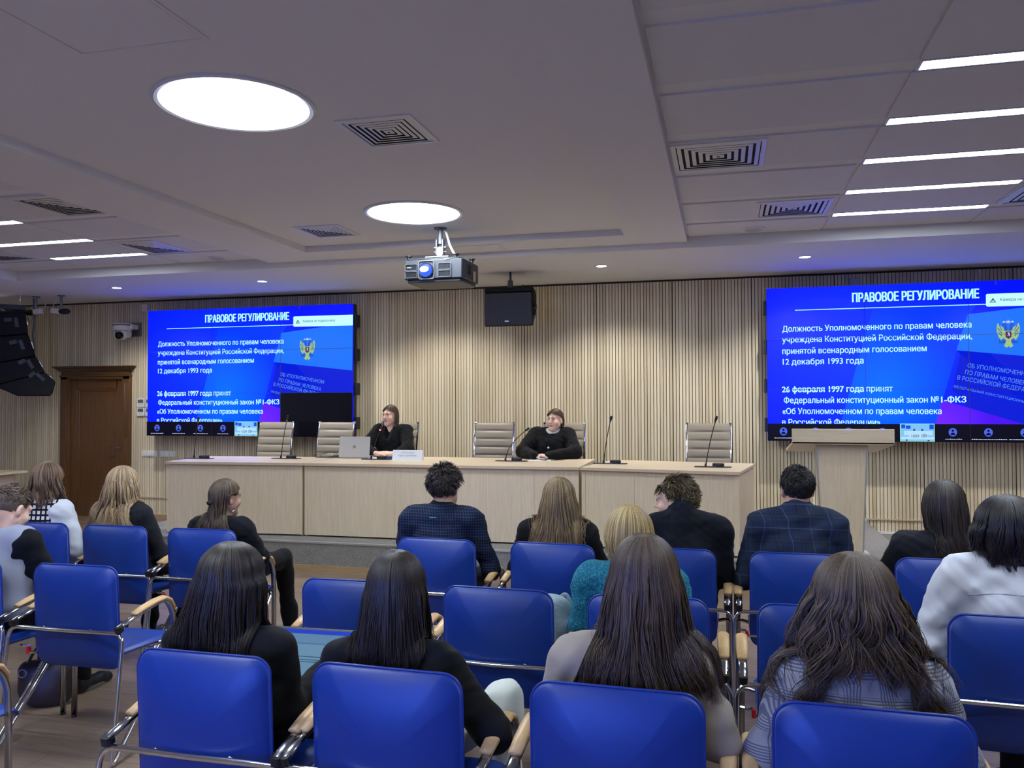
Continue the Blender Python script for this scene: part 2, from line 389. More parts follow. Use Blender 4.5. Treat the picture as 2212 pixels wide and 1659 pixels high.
# ------------------------------------------------------------------ door
def door():
    t = struct(thing('door_1', 'dark brown panelled wooden door with a moulded cornice', None, (-8.895, YW, 0)))
    W = .50
    f = MB()
    for s in (-1, 1):
        f.box((s*.545, -.02, 1.02), (.12, .05, 2.04)); f.box((s*.475, -.005, 1.02), (.03, .06, 2.04))
        for k in range(4): f.box((s*.545+(k-1.5)*.02, -.047, 1.55), (.008, .008, .8))
    f.box((0, -.02, 2.03), (1.2, .05, .06))
    f.build('door_frame', MT['door'], t, bevel=.004)
    c = MB()
    for w, d, z0, z1 in ((1.23, .06, 2.04, 2.065), (1.19, .045, 2.065, 2.12), (1.24, .07, 2.12, 2.14), (1.28, .09, 2.14, 2.16), (1.33, .11, 2.16, 2.175), (1.36, .125, 2.175, 2.192)):
        c.bx(-w/2, w/2, -d, .0, z0, z1)
    c.build('cornice', MT['doorh'], t, bevel=.004)
    l = MB(); l.bx(-.46, .46, .02, .06, 0, 2.0)
    for s in (-1, 1): l.bx(s*.40-.06, s*.40+.06, .0, .03, 0, 2.0)
    l.bx(-.36, .36, .0, .03, 1.86, 2.0); l.bx(-.36, .36, .0, .03, 0, .22)
    for x0, x1, z0, z1 in ((-.34, .34, 1.83, 1.86), (-.34, .34, .22, .25), (-.34, -.31, .25, 1.83), (.31, .34, .25, 1.83)): l.bx(x0, x1, .008, .035, z0, z1)
    leaf = l.build('door_leaf', MT['door'], t, bevel=.005)
    h = MB(); h.lathe([(.024, 0), (.024, .008), (.01, .01)], c=(.40, 0, 1.0), R=rot(90), n=20); h.tube([(.40, -.01, 1.0), (.40, -.05, 1.0), (.385, -.055, 1.0), (.27, -.055, 1.0)], .009, 10)
    h.build('door_handle', MT['steel'], leaf)
    struct(MB().bx(-9.43, -8.36, YW+.06, YW+.1, 0, 2.06).build('wall_doorway', MT['groove'], smooth=False))
door()
# small fittings on the wall
for i, (x, z) in enumerate(((-8.125, 1.655), (-7.985, 1.655), (-8.125, 1.525), (-7.985, 1.525))):
    t = thing('thermostat', ('upper left', 'upper right', 'lower left', 'lower right')[i]+' white wall thermostat beside the left screen', 'thermostat', (x, YW, z), 0, 'wall thermostats')
    MB().box((0, -.012, 0), (.125, .024, .122)).build('housing', MT['plastic_w'], t, bevel=.004)
    MB().box((0, -.0245, .022), (.09, .003, .05)).build('display', plain('lcd_grey', '5c6158', .2), t)
    m = MB()
    for k in (-1, 1): m.box((k*.02, -.025, -.03), (.014, .004, .008))
    m.build('button', MT['alu'], t)
for i, x in enumerate((-7.98, -7.68)):
    t = thing('switch_plate', ('left', 'right')[i]+' white triple switch plate on the slats below the left screen', 'switch', (x, YW, .925), 0, 'white switch plates')
    MB().box((0, -.006, 0), (.25, .012, .085)).build('plate', MT['plastic_w'], t, bevel=.003)
    for k in (-1, 0, 1): MB().box((k*.072, -.014, 0), (.062, .008, .06)).build('rocker', MT['plastic_w'], t, bevel=.002)
tag(MB().box((-8.06, YW-.02, 3.02), (.1, .04, .11)).build('junction_box', MT['plastic_w'], bevel=.006), 'small white box high on the wall left of the left screen', 'box')
t = thing('wall_sensor', 'small grey sensor peeking over the right screen', 'sensor', (1.47, YW, 3.0)); MB().box((0, -.03, 0), (.11, .06, .12)).build('housing', plain('sensor_grey', '9ba0b8', .5), t, bevel=.008)
# ptz camera
t = thing('conference_camera', 'white pan tilt camera bracketed to the slatted wall by the left screen', 'camera', (-8.33, YW, 2.66))
MB().box((.12, -.012, .05), (.16, .02, .2)).build('bracket', MT['steel'], t)
m = MB(); m.lathe([(.13, 0), (.135, .02), (.135, .085), (.125, .095)], c=(0, -.15, .03), n=32); m.bx(0, .17, -.16, -.03, .05, .11); m.build('base', MT['plastic_w'], t, sharp=30)
MB().lathe([(.136, .0), (.136, .015)], c=(0, -.15, .095), n=32).build('band', MT['black'], t)
m = MB()
for s in (-1, 1): m.lathe([(.03, 0), (.055, .0), (.055, .02), (.03, .02)], c=(s*.1-.01*s, -.15, -.02), R=rot(0, 90*s), n=20)
m.sphere((0, -.15, -.02), .088, 12, sc=(1, .95, 1.0)); m.build('head', MT['plastic_w'], t)
m = MB(); m.lathe([(.052, 0), (.056, .02), (.05, .05), (.035, .055)], c=(.01, -.205, -.04), R=rot(100), n=24); m.build('lens', MT['glass_dark'], t)
# ------------------------------------------------------------------ hung equipment
def line_array():
    t = thing('line_array_speaker', 'tall curved black line array loudspeaker hung at the left edge', 'loudspeaker', (-9.3, 9.0, 0), rad(45))
    # four cabinets splayed in the XZ plane; back outline through the photo's right edge
    B = [(.22, 2.90), (.27, 2.60), (.40, 2.30), (.56, 2.08), (.75, 1.93)]
    A = [(-.55, 2.90), (-.53, 2.52), (-.47, 2.15), (-.30, 1.88), (.02, 1.70)]
    A = [(a*.71, b) for a, b in A]; B = [(a*.71, b) for a, b in B]
    for i in range(4):
        p = [A[i], B[i], B[i+1], A[i+1]]
        c = np.mean(p, axis=0); p = [tuple(c+(np.array(q)-c)*np.array((1, .975))) for q in p]
        if i == 3: p = [p[0], p[1], (.525, 1.95), (.486, 1.78), (.454, 1.755), (.071, 1.755), (-.142, 1.86)]
        cb = MB().prism(p, 0, .5, 1).build('cabinet', MT['cab'], t, bevel=.012)
        m = MB(); a, b = np.array(p[1]), np.array(p[2]); d = (b-a)/np.linalg.norm(b-a); nrm = np.array((-d[1], d[0]))
        q = (a+b)/2-nrm*0+np.array((-.12, 0)); th = math.degrees(math.atan2(d[1], d[0]))
        m.box((q[0], -.002, q[1]), (.13, .006, .045), rot(0, -th, 0)); m.box((q[0]-.1, -.002, q[1]+.03), (.05, .006, .09), rot(0, -th, 0))
        m.build('recess', MT['black'], cb)
        m = MB(); s = (a+b)/2+np.array((.006, 0)); m.box((s[0], .05, s[1]), (.09 if i in (1, 2) else .05, .03, .012), rot(0, -th, 0)); m.build('hinge', MT['alu'], cb)
    m = MB(); m.bx(-.38, .16, .02, .08, 2.93, 2.99); m.bx(-.38, .16, .42, .48, 2.93, 2.99)
    for k in range(8): m.cyl((-.35+.065*k, .02, 2.96), (-.35+.065*k, .48, 2.96), .012)
    m.build('fly_frame', MT['black'], t)
    m = MB()
    for x in (-.3, .1): m.cyl((x, .25, 2.96), (x, .25, ZB), .012)
    m.build('hanger', MT['chrome'], t)
    m = MB(); m.tube([(.25, .2, 3.1), (.27, .2, 2.9), (.25, .2, 2.6), (.27, .2, 2.4), (.25, .2, 2.31)], .012, 8); m.tube([(.16, .2, 2.95), (.21, .2, 2.74), (.27, .2, 2.9)], .006, 8); m.build('cable', plain('cable_grey', '5a5a60', .5), t)
line_array()
for i, (x, lb) in enumerate(((-9.2, 'nearer the line array'), (-8.78, 'right of the other one'))):
    t = thing('ceiling_antenna', 'small black and white device on a ceiling stem, '+lb, 'antenna', (x, 9.3, ZB), 0, 'ceiling devices on stems')
    m = MB(); m.lathe([(.05, -.012), (.05, 0)], n=20); m.cyl((0, 0, 0), (0, 0, -.19), .016); m.build('stem', MT['steel'], t)
    s = 1 if i else -1
    m = MB(); m.box((0, 0, -.21), (.06, .05, .04)); m.sphere((s*.07, -.02, -.225), .09, 10, sc=(1, .6, .45)); m.build('body', MT['black'], t)
    MB().rbox((-s*.06, -.03, -.215), (.13, .06, .07), .012, rot(0, 8*s, 0)).build('cover', MT['plastic_w'], t, bevel=.005)
    m = MB(); m.tube(arc((-s*.11, 0, -.2), (-s*.2, .02, -.1), (-s*.04, .03, -.02), 10), .007, 8); m.build('cable', plain('cable_white', 'c5c5c5', .5), t)
# projector
def projector():
    X, Y = -2.51, 6.9
    t = thing('projector', 'grey and black projector with a glowing blue lens hung from the ceiling', 'projector', (X, Y, 2.83))
    pg = plain('projector_grey', '2c2f34', .45); pf = plain('projector_front_grey', '55585c', .4, .2); pm = plain('mount_grey', '6e7074', .5, .5)
    W, D, H = .56, .5, .22
    m = MB(); pl = [(-.27, 0), (.27, 0), (.285, .05), (.285, D-.05), (.24, D), (-.24, D), (-.285, D-.05), (-.285, .05)]
    m.prism(pl, -.075, .10, 2); m.prism([(a*.92, .02+b*.94) for a, b in pl], -.105, -.075, 2); m.prism([(a*.9, .02+b*.94) for a, b in pl], .10, .115, 2)
    m.build('body', pg, t, bevel=.012)
    m = MB()
    def frame(cx, cz, w, h, b, r=.02):
        o = rrect(w, h, r, 4); i = rrect(w-2*b, h-2*b, max(.004, r-b), 4); k = len(o); v = []
        for ring, yy in ((o, .01), (o, -.012), (i, -.012), (i, .03)): v += [(cx+a, yy, cz+c) for a, c in ring]
        m.add(v, [(j*k+q, j*k+(q+1) % k, (j+1)*k+(q+1) % k, (j+1)*k+q) for j in range(3) for q in range(k)])
    frame(-.06, .005, .155, .17, .008, .025)
    for x, w in ((-.205, .12), (.112, .125)):
        for z in (.032, -.034): frame(x, z, w, .062, .005, .01)
    m.build('front_bezel', pf, t)
    for x, w in ((-.205, .11), (.112, .115)):
        g = MB()
        for z in (.032, -.034):
            g.box((x, .001, z), (w, .004, .05))
            for k in range(16): g.box((x-w/2+(k+.5)*w/16, -.003, z), (w/40, .006, .05))
        g.build('intake_grille', MT['black'], t)
    MB().box((-.06, .004, .005), (.14, .004, .155)).build('lens_recess', plain('recess_blue_black', '05060d', .3), t)
    m = MB(); m.lathe([(.07, 0), (.072, .012), (.066, .02), (.06, .018)], c=(-.06, .0, .0), R=rot(90), n=32); m.build('lens_barrel', MT['black'], t)
    MB().sphere((-.06, -.026, .0), .06, 14, sc=(1, .42, 1)).build('lens', emit('lens_blue', (.03, .1, 1.0), 1.5), t)
    MB().sphere((-.066, -.044, .006), .034, 10, sc=(1.25, .35, .85)).build('lens_glow', emit('lens_core', (.55, .8, 1), 9), t)
    m = MB(); m.box((-.225, -.011, .03), (.04, .002, .008)); m.box((.13, -.0, .095), (.05, .012, .008)); m.build('badge', MT['alu'], t)
    g = MB(); g.box((.284, .16, .02), (.006, .11, .09))
    for k in range(7): g.box((.288, .115+.016*k, .02), (.004, .005, .085))
    g.build('side_vent', MT['black'], t); MB().box((.286, .33, -.02), (.004, .06, .09)).build('sticker', plain('yellow_sticker', 'c8b878', .6), t)
    m = MB()
    for x, y in ((-.25, .05), (.2, .05), (.26, .34), (-.26, .34)): m.lathe([(.016, 0), (.016, .02), (.03, .026), (.03, .034)], c=(x, y, .112), n=16)
    m.build('foot', MT['black'], t)
    m = MB(); m.box((0, .2, .14), (.22, .2, .012)); m.box((0, .2, .19), (.05, .05, .1)); m.box((-.03, .2, .24), (.01, .06, .14)); m.box((.03, .2, .24), (.01, .06, .14)); m.cyl((-.06, .2, .24), (.06, .2, .24), .012); m.cyl((-.06, .2, .2), (.06, .2, .2), .008)
    m.cyl((0, .2, .27), (0, .2, ZT-2.83), .024); m.lathe([(.06, 0), (.06, -.01)], c=(0, .2, ZT-2.83), n=24)
    m.build('ceiling_mount', pm, t)
    m = MB(); m.tube([(.02, .22, .41), (.05, .22, .38), (.09, .2, .26), (.14, .18, .17), (.17, .16, .13)], .011, 8); m.build('cable', MT['plastic_w'], t)
    sp = bpy.data.lights.new('projector_beam', 'SPOT'); sp.energy = 170000; sp.color = (.08, .19, 1); sp.spot_size = rad(13.5); sp.spot_blend = .1; sp.shadow_soft_size = .02
    o = bpy.data.objects.new('projector_beam', sp); COL.objects.link(o); o.parent = t; o.location = (-.06, -.06, 0); o.rotation_euler = (rad(90-7), 0, rad(180))
projector()
def monitor_speaker():
    t = thing('hung_loudspeaker', 'boxy black stage monitor loudspeaker hung below the bulkhead at centre', 'loudspeaker', (-2.34, 8.9, 2.72))
    R = rot(0)
    m = MB(); pr = [(-.0, -.22), (.16, -.20), (.36, -.02), (.36, .16), (.30, .22), (.02, .22)]
    v = [(x, y, z) for x in (-.285, .285) for y, z in pr]; k = len(pr)
    v = [(x*(1 if y < .1 else .86), y, z) for x, y, z in v]
    m.add(v, [(i, (i+1) % k, k+(i+1) % k, k+i) for i in range(k)]+[tuple(range(k))[::-1], tuple(range(k, 2*k))])
    m.build('cabinet', MT['cab'], t, bevel=.014)
    m = MB(); m.rbox((0, -.014, -.028), (.55, .03, .37), .02, ax=1); m.build('grille', MT['grille'], t, bevel=.008)
    MB().box((0, -.012, .19), (.55, .02, .05)).build('top_bar', MT['cab'], t, bevel=.01)
    MB().box((-.01, -.031, -.165), (.045, .004, .014)).build('badge', MT['alu'], t)
    m = MB(); m.rbox((.272, .17, .02), (.03, .12, .05), .01, rot(0, 0, 8)); m.rbox((.27, .17, -.07), (.03, .09, .03), .008, rot(0, 0, 8)); m.build('side_handle', MT['black'], t)
    m = MB(); m.cyl((.0, .1, .22), (.0, .1, ZB-2.72), .012); m.box((0, .1, .27), (.05, .05, .08)); m.box((.05, .14, .235), (.16, .05, .02), rot(0, 12, 0)); m.cyl((.12, .2, .22), (.12, .2, .27), .01); m.build('hanger', MT['black'], t)
monitor_speaker()
# ------------------------------------------------------------------ video walls
from mathutils.geometry import delaunay_2d_cdt
def text2d(s, bold=0):
    # outlines of the text, filled by a constrained triangulation with an even-odd test
    c = bpy.data.curves.new('t', 'FONT'); c.body = s; c.size = 1; c.offset = bold; c.resolution_u = 4; c.fill_mode = 'NONE'
    o = bpy.data.objects.new('t', c); COL.objects.link(o); bpy.context.view_layer.update()
    me = bpy.data.meshes.new_from_object(o.evaluated_get(bpy.context.evaluated_depsgraph_get()))
    v = np.array([p.co[:2] for p in me.vertices]).reshape(-1, 2); e = [tuple(p.vertices) for p in me.edges]
    bpy.data.objects.remove(o); bpy.data.curves.remove(c); bpy.data.meshes.remove(me)
    if not len(v): return v, []
    V, _, F, *_r = delaunay_2d_cdt([Vector(p) for p in v], e, [], 0, 1e-6)
    V = np.array([p[:] for p in V]); F = np.array(F); ce = V[F].mean(1)
    a, b = v[[p[0] for p in e]], v[[p[1] for p in e]]
    x, y = ce[:, :1], ce[:, 1:]; hit = ((a[:, 1] > y) != (b[:, 1] > y))
    dy = np.where(b[:, 1] == a[:, 1], 1e-9, b[:, 1]-a[:, 1]); hit &= x < a[:, 0]+(y-a[:, 1])*(b[:, 0]-a[:, 0])/dy
    return V, [tuple(f) for f in F[hit.sum(1) % 2 == 1].tolist()]
_cap = text2d('Н')[0]; CAPH = float(_cap[:, 1].max()) if len(_cap) else .7
def homog(src, dst):
    A = []; b = []
    for (x, y), (u, v) in zip(src, dst):
        A += [[x, y, 1, 0, 0, 0, -u*x, -u*y], [0, 0, 0, x, y, 1, -v*x, -v*y]]; b += [u, v]
    h = np.append(np.linalg.solve(np.array(A, float), np.array(b, float)), 1).reshape(3, 3)
    def f(x, y): q = h@np.array((x, y, 1)); return q[0]/q[2], q[1]/q[2]
    return f
SW, SH = 3.135, 1.748
SP = homog([(90, 230), (2008, 165), (85, 1403), (2025, 1413)], [(0, SH), (SW, SH), (0, 0), (SW, 0)])
def glow(name, base, light, ctr, rx, rz):
    # screen picture: a soft lighter pool in the slide's own artwork
    x = N(name); o = x.sep(x.obj())
    a = x.math('DIVIDE', x.math('SUBTRACT', o[0], ctr[0]), rx); b = x.math('DIVIDE', x.math('SUBTRACT', o[2], ctr[1]), rz)
    d = x.math('SQRT', x.math('ADD', x.math('MULTIPLY', a, a), x.math('MULTIPLY', b, b)))
    x.col('000000').set(.4, spec=.2); x.l(x.mix(1.0, x.ramp(d, [(0, light), (1, base)]), (1, 1, 2.0), 'MULTIPLY'), x.b.inputs['Emission Color']); x.b.inputs['Emission Strength'].default_value = 1.0
    return x.m
E_BASE = glow('slide_blue', '0010ee', '0838ee', (1.0, .9), 1.6, 1.3)
E_BAND = glow('slide_band', '0038f0', '0070f4', (1.25, .55), .8, .9)
E_BOOK = emit('slide_book_flag', '1c72fa', 1); E_BOOKD = emit('slide_book_dark', '0a1ed6', 1); E_PUR = glow('slide_purple', '4a12b0', '7226cc', (1.8, .2), .5, .4)
E_TXT = emit('slide_text', 'b4f2ff', 1.15); E_HEAD = emit('slide_heading', 'a8f4ff', 1.15); E_DIM = emit('slide_book_text', '5c94f4', 1)
E_STRIP = emit('call_strip', '0b0b1e', 1); E_ICON = emit('call_icon', '4a66e8', 1); E_NAME = emit('call_name', 'c8d4f4', .9)
E_BAN = emit('banner_white', 'b8f6ff', 1.15); E_BTX = emit('banner_text', '2a3a6a', 1)
E_TH = emit('thumb_sky', '7cc0f4', 1); E_TH2 = emit('thumb_light', 'b4dcf8', 1); E_TH3 = emit('thumb_blue', '1650e0', 1); E_THD = emit('thumb_dark', '223a6a', 1); E_RIM = emit('thumb_rim', 'a8f0a0', 1)
E_OFF = plain('panel_off', '0c0d14', .12)
E_YEL = emit('crest_yellow', '9cc080', 1); E_CB = emit('crest_blue', '2c50b8', 1); E_CR = emit('crest_red', '5a2060', 1); E_CW = emit('crest_white', 'c0ccf0', 1)
def video_wall(x0, z0, y, label, off):
    t = thing('video_wall', label, 'video wall', (x0, y, z0), 0, 'video walls on the slatted wall')
    pw, ph = SW/3, SH/3
    br = MB()
    for k in range(4): br.box((SW-.02 if off else .02, .09, .18+k*.45), (.1, .12, .16))
    for sx in (.3, SW-.3): br.bx(sx-.05, sx+.05, .1, YW-y, .2, SH-.2)
    br.build('bracket', MT['black'], t, bevel=.004)
    for r in range(3):
        for c in range(3):
            MB().bx(c*pw+.0005, (c+1)*pw-.0005, .004, .1, r*ph+.0005, (r+1)*ph-.0005).build('display_panel', MT['black'], t, smooth=False)
    L = [0]
    def layer(): L[0] += 1; return -.0008*L[0]
    def poly(name, pts, mat, px=True, parent=t, mb=None, yy=None):
        q = [SP(*p) if px else p for p in pts]; q = [(min(max(a, 0), SW), min(max(b, 0), SH)) for a, b in q]
        yy = layer() if yy is None else yy
        m = mb or MB(); m.add([(a, yy, b) for a, b in q], [tuple(range(len(q)))])
        return m if mb else m.build(name, mat, parent, smooth=False, flip=False)
    bg = poly('slide_picture', [(0, 0), (SW, 0), (SW, SH), (0, SH)], E_BASE, False)
    poly('band', [(755, 385), (1400, 360), (1335, 470), (1140, 1278), (545, 1278)], E_BAND, parent=bg)
    poly('book_cover', [(1330, 540), (1275, 715), (2012, 785), (2014, 1413), (1540, 1413), (1245, 1010)], E_BOOKD, parent=bg)
    poly('purple_corner', [(1180, 1085), (1560, 1225), (2018, 1390), (2018, 1413), (1140, 1278)], E_PUR, parent=bg)
    poly('book_flag', [(1343, 436), (2008, 340), (2009, 787), (1272, 708)], E_BOOK, parent=bg)
    def put(items, name, mat, parent=bg):
        m = MB(); yy = layer()
        for s, xl, yl, xr, yr, cap, bold in items:
            a, b = np.array(SP(xl, yl)), np.array(SP(xr, yr)); d = b-a; Lh = np.linalg.norm(d); d /= Lh; n = np.array((-d[1], d[0]))
            v, f = text2d(s)
            if not len(v): continue
            h = cap*SH/1180; mn, mx = v[:, 0].min(), v[:, 0].max()
            q = a+((v[:, :1]-mn)/(mx-mn)*Lh)*d+(v[:, 1:]/CAPH*h)*n
            for ox, oz in ([(0, 0)] if not bold else [(bold*i_*h, bold*.5*j_*h) for i_ in (-2, -1, 0, 1, 2) for j_ in (-1, 1)]): m.add([(p[0]+ox, yy, p[1]+oz) for p in q], f)
        return m.build(name, mat, parent, smooth=False, flip=False)
    put([('ПРАВОВОЕ РЕГУЛИРОВАНИЕ', 630, 338, 1412, 314, 70, .023)], 'heading', E_HEAD)
    poly('rule_line', [(268, 394), (1455, 358), (1455, 364), (268, 400)], E_HEAD, parent=bg)
    put([('Должность Уполномоченного по правам человека', 187, 562, 1365, 535, 46, .010), ('учреждена Конституцией Российской Федерации,', 185, 645, 1368, 622, 46, .010),
         ('принятой всенародным голосованием', 185, 733, 1088, 714, 46, .010), ('12 декабря 1993 года', 187, 815, 695, 806, 46, .010),
         ('26 февраля 1997 года', 180, 1028, 693, 1023, 46, .022), ('принят', 712, 1022, 875, 1021, 46, .010), ('Федеральный конституционный закон №', 190, 1112, 1160, 1106, 46, .010), ('1-ФКЗ', 1177, 1106, 1330, 1105, 46, .018),
         ('«Об Уполномоченном по правам человека', 180, 1196, 1177, 1194, 46, .010), ('в Российской Федерации»', 178, 1281, 795, 1280, 46, .010)], 'body_text', E_TXT)
    put([('ОБ УПОЛНОМОЧЕННОМ', 1338, 838, 1745, 912, 32, .0), ('ПО ПРАВАМ ЧЕЛОВЕКА', 1322, 888, 1718, 980, 32, 0), ('В РОССИЙСКОЙ ФЕДЕРАЦИИ', 1274, 930, 1760, 1040, 32, 0), ('ФЕДЕРАЛЬНЫЙ КОНСТИТУЦИОННЫЙ ЗАКОН', 1252, 990, 1800, 1140, 18, 0)], 'book_text', E_DIM)
    # banner
    bn = poly('notification_banner', [(1462, 283), (2010, 267), (2010, 367), (1464, 379), (1455, 372), (1455, 290)], E_BAN, parent=bg)
    put([('Камера не подключена', 1543, 338, 1842, 331, 24, .004)], 'banner_text', E_BTX)
    m = MB(); yy = layer()
    for p, q in (((1481, 346), (1497, 318)), ((1497, 318), (1513, 345)), ((1513, 345), (1481, 346)), ((1497, 327), (1497, 337))):
        a, b = np.array(SP(*p)), np.array(SP(*q)); d = (b-a)/np.linalg.norm(b-a)*.004; n = np.array((-d[1], d[0]))
        m.add([(*(a-n-d),), (*(b-n+d),), (*(b+n+d),), (*(a+n-d),)] and [(u[0], yy, u[1]) for u in (a-n-d, b-n+d, b+n+d, a+n-d)], [(0, 1, 2, 3)])
    m.build('warning_triangle', E_BTX, bg, smooth=False, flip=False)
    # crest: two-headed eagle with a shield
    cx, cz = SP(1590, 590); k = .13
    def cp(name, pts, mat):
        yy = layer(); m = MB()
        for P in pts: m.add([(cx+a*k, yy, cz+b*k) for a, b in P], [tuple(range(len(P)))])
        m.build(name, mat, bg, smooth=False, flip=False)
    wing = [(.25, .1), (.35, .55), (.55, .72), (.78, .95), (.86, .6), (.84, .2), (.72, -.2), (.55, -.45), (.3, -.25)]
    feat = [[(.42, .3), (.46, .28), (.7, .8), (.64, .82)], [(.45, .1), (.5, .06), (.8, .55), (.76, .6)], [(.45, -.1), (.5, -.14), (.78, .2), (.76, .26)]]
    mir = lambda P: [(-a, b) for a, b in P]
    cp('crest_wing', [wing, mir(wing)], E_YEL); cp('crest_feather', feat+[mir(f) for f in feat], E_CB)
    neck = [(.05, .2), (.2, .3), (.3, .55), (.24, .75), (.42, .72), (.45, .82), (.3, .92), (.15, .85), (.1, .6)]
    cp('crest_head', [neck, mir(neck)], E_CB)
    crown = [(-.14, .95), (.14, .95), (.18, 1.15), (.06, 1.05), (0, 1.25), (-.06, 1.05), (-.18, 1.15)]
    cp('crest_crown', [crown, [(a*.6+.32, b*.6+.42) for a, b in crown], [(a*.6-.32, b*.6+.42) for a, b in crown]], E_CW)
    cp('crest_body', [[(-.3, .3), (.3, .3), (.32, -.3), (.18, -.6), (.35, -.95), (.12, -1.1), (0, -.95), (-.12, -1.1), (-.35, -.95), (-.18, -.6), (-.32, -.3)]], E_YEL)
    cp('crest_leg', [[(.2, -.4), (.6, -.6), (.72, -.5), (.66, -.7), (.4, -.75), (.2, -.6)], [(-.2, -.4), (-.6, -.6), (-.66, -.3), (-.72, -.7), (-.4, -.75), (-.2, -.6)]], E_CB)
    cp('crest_shield', [[(-.22, .25), (.22, .25), (.22, -.2), (0, -.38), (-.22, -.2)]], E_CR)
    cp('crest_rider', [[(-.1, -.15), (-.02, .0), (-.06, .14), (.04, .17), (.12, .05), (.08, -.18), (.02, -.05)]], E_CW)
    # call strip
    st = poly('call_strip', [(0, 0), (SW, 0), (SW, .197), (0, .197)], E_STRIP, False)
    us = [.054, .164, .275, .387, .613, .724, .835, .945]
    yy = layer(); m = MB(); m2 = MB(); m3 = MB()
    for i, u in enumerate(us):
        a, b = u*SW, .108; c = [(a+.042*math.cos(2*math.pi*j/24), yy, b+.046*math.sin(2*math.pi*j/24)) for j in range(24)]; m.add(c, [tuple(range(24))])
        m2.add([(a+.012*math.cos(2*math.pi*j/14), yy-.0006, b+.017+.013*math.sin(2*math.pi*j/14)) for j in range(14)], [tuple(range(14))])
        m2.add([(a+.024*math.cos(math.pi*j/10), yy-.0006, b-.03+.026*math.sin(math.pi*j/10)) for j in range(11)], [tuple(range(11))])
        wd = (.2, .2, .22, .17, .15, .33, .3, .2)[i]; x = a-wd/2; q = random.Random(i)
        while x < a+wd/2:
            s = q.uniform(.006, .02); m3.add([(x, yy, .028), (x+s, yy, .028), (x+s, yy, .028+q.uniform(.006, .012)), (x, yy, .036)], [(0, 1, 2, 3)]); x += s+.004
    m.build('participant_icon', E_ICON, st, smooth=False, flip=False); m2.build('icon_figure', E_STRIP, st, smooth=False, flip=False); m3.build('participant_name', E_NAME, st, smooth=False, flip=False)
    ax, bx_, az, bz = .4445*SW, .5555*SW, .004, .2
    poly('thumbnail_rim', [(ax, az), (bx_, az), (bx_, bz), (ax, bz)], E_RIM, False, st)
    def th(name, r, mat):
        yy = layer(); m = MB()
        for u0, u1, v0, v1 in r:
            X0, X1, Z0, Z1 = ax+.005+(bx_-ax-.01)*u0, ax+.005+(bx_-ax-.01)*u1, az+.005+(bz-az-.01)*v0, az+.005+(bz-az-.01)*v1
            m.add([(X0, yy, Z0), (X1, yy, Z0), (X1, yy, Z1), (X0, yy, Z1)], [(0, 1, 2, 3)])
        m.build(name, mat, st, smooth=False, flip=False)
    th('thumbnail', [(0, 1, 0, 1)], E_TH); th('thumbnail_table', [(.1, .95, .35, .6), (0, 1, .1, .25)], E_TH2); th('thumbnail_screen', [(.02, .14, .75, .98), (.16, .3, .72, .92), (.86, .99, .7, .98)], E_TH3); th('thumbnail_people', [(.38, .43, .6, .72), (.62, .67, .6, .72), (.16, .2, 0, .1), (.8, .86, 0, .06)], E_THD)
    th('thumbnail_badge', [(.25, .75, .12, .45)], E_TH2)
    m = MB(); yy = layer(); v, f = text2d('1009', .01); sc_ = .062/np.ptp(v[:, 0]); m.add([(ax+.105+a*sc_*1.25, yy, az+.045+b*sc_*1.25) for a, b in v], f)
    for dx, dz in ((.215, .048), (.228, .058)):
        for s in ((0, .035, 0, .004), (0, .035, .021, .025), (0, .004, 0, .025), (.031, .035, 0, .025)): m.add([(ax+dx+s[0], yy, az+dz+s[2]), (ax+dx+s[1], yy, az+dz+s[2]), (ax+dx+s[1], yy, az+dz+s[3]), (ax+dx+s[0], yy, az+dz+s[3])], [(0, 1, 2, 3)])
    m.build('thumbnail_text', E_BTX, st, smooth=False, flip=False)
    m = MB(); yy = layer(); a, b = SP(1505, 180); m.add([(a, yy, b), (a+.03, yy, b-.035), (a+.017, yy, b-.036), (a+.02, yy, b-.055), (a+.01, yy, b-.05), (a+.003, yy, b-.04)], [tuple(range(6))]); m.build('mouse_pointer', E_BTX, bg, smooth=False, flip=False)
    if off: poly('dark_panel', [(2*pw, 0), (SW, 0), (SW, ph), (2*pw, ph)], E_OFF, False)
    yy = layer(); m = MB()
    for k in (1, 2): m.box((k*pw, yy, SH/2), (.0045, .001, SH)); m.box((SW/2, yy, k*ph), (SW, .001, .0045))
    m.build('seam', MT['groove'], t, smooth=False)
video_wall(-7.825, 1.195, 9.85, 'left video wall with its lower right panel dark', True)
video_wall(.487, 1.195, 9.85, 'right video wall behind the lectern, all panels lit', False)
tag(MB().tube([(-6.05, 9.95, 1.21), (-5.97, 10.06, 1.1), (-5.93, 10.075, .9), (-5.93, 10.08, .4)], .006, 6).build('power_cable', MT['plastic_w']), 'thin pale cable hanging below the left video wall', 'cable')
# ------------------------------------------------------------------ stage
def stage():
    t = struct(thing('floor_stage', 'carpeted grey platform under the long table', None))
    MB().bx(-6.285, 1.556, 7.33, YW, 0, .278).build('platform', MT['carpet'], t, smooth=False)
    MB().bx(1.556, 1.92, 7.33, YW, 0, .14).build('step', MT['carpet'], t, smooth=False)
    m = MB(); m.bx(-6.29, 1.56, 7.322, 7.36, .268, .283); m.bx(-6.29, -6.265, 7.322, YW, .27, .283); m.build('edge_trim', MT['alu'], t, smooth=False)
    m = MB(); m.bx(1.30, 1.56, YW-.025, YW-.002, .278, .30); m.bx(1.62, 1.92, YW-.025, YW-.002, .14, .165); m.build('wall_trim', MT['plastic_w'], t, smooth=False)
    MB().bx(-6.3, 1.92, 7.315, 7.33, 0, .055).build('skirting', MT['base'], t, smooth=False)
stage()
ZS = .283; ZTAB = 1.03
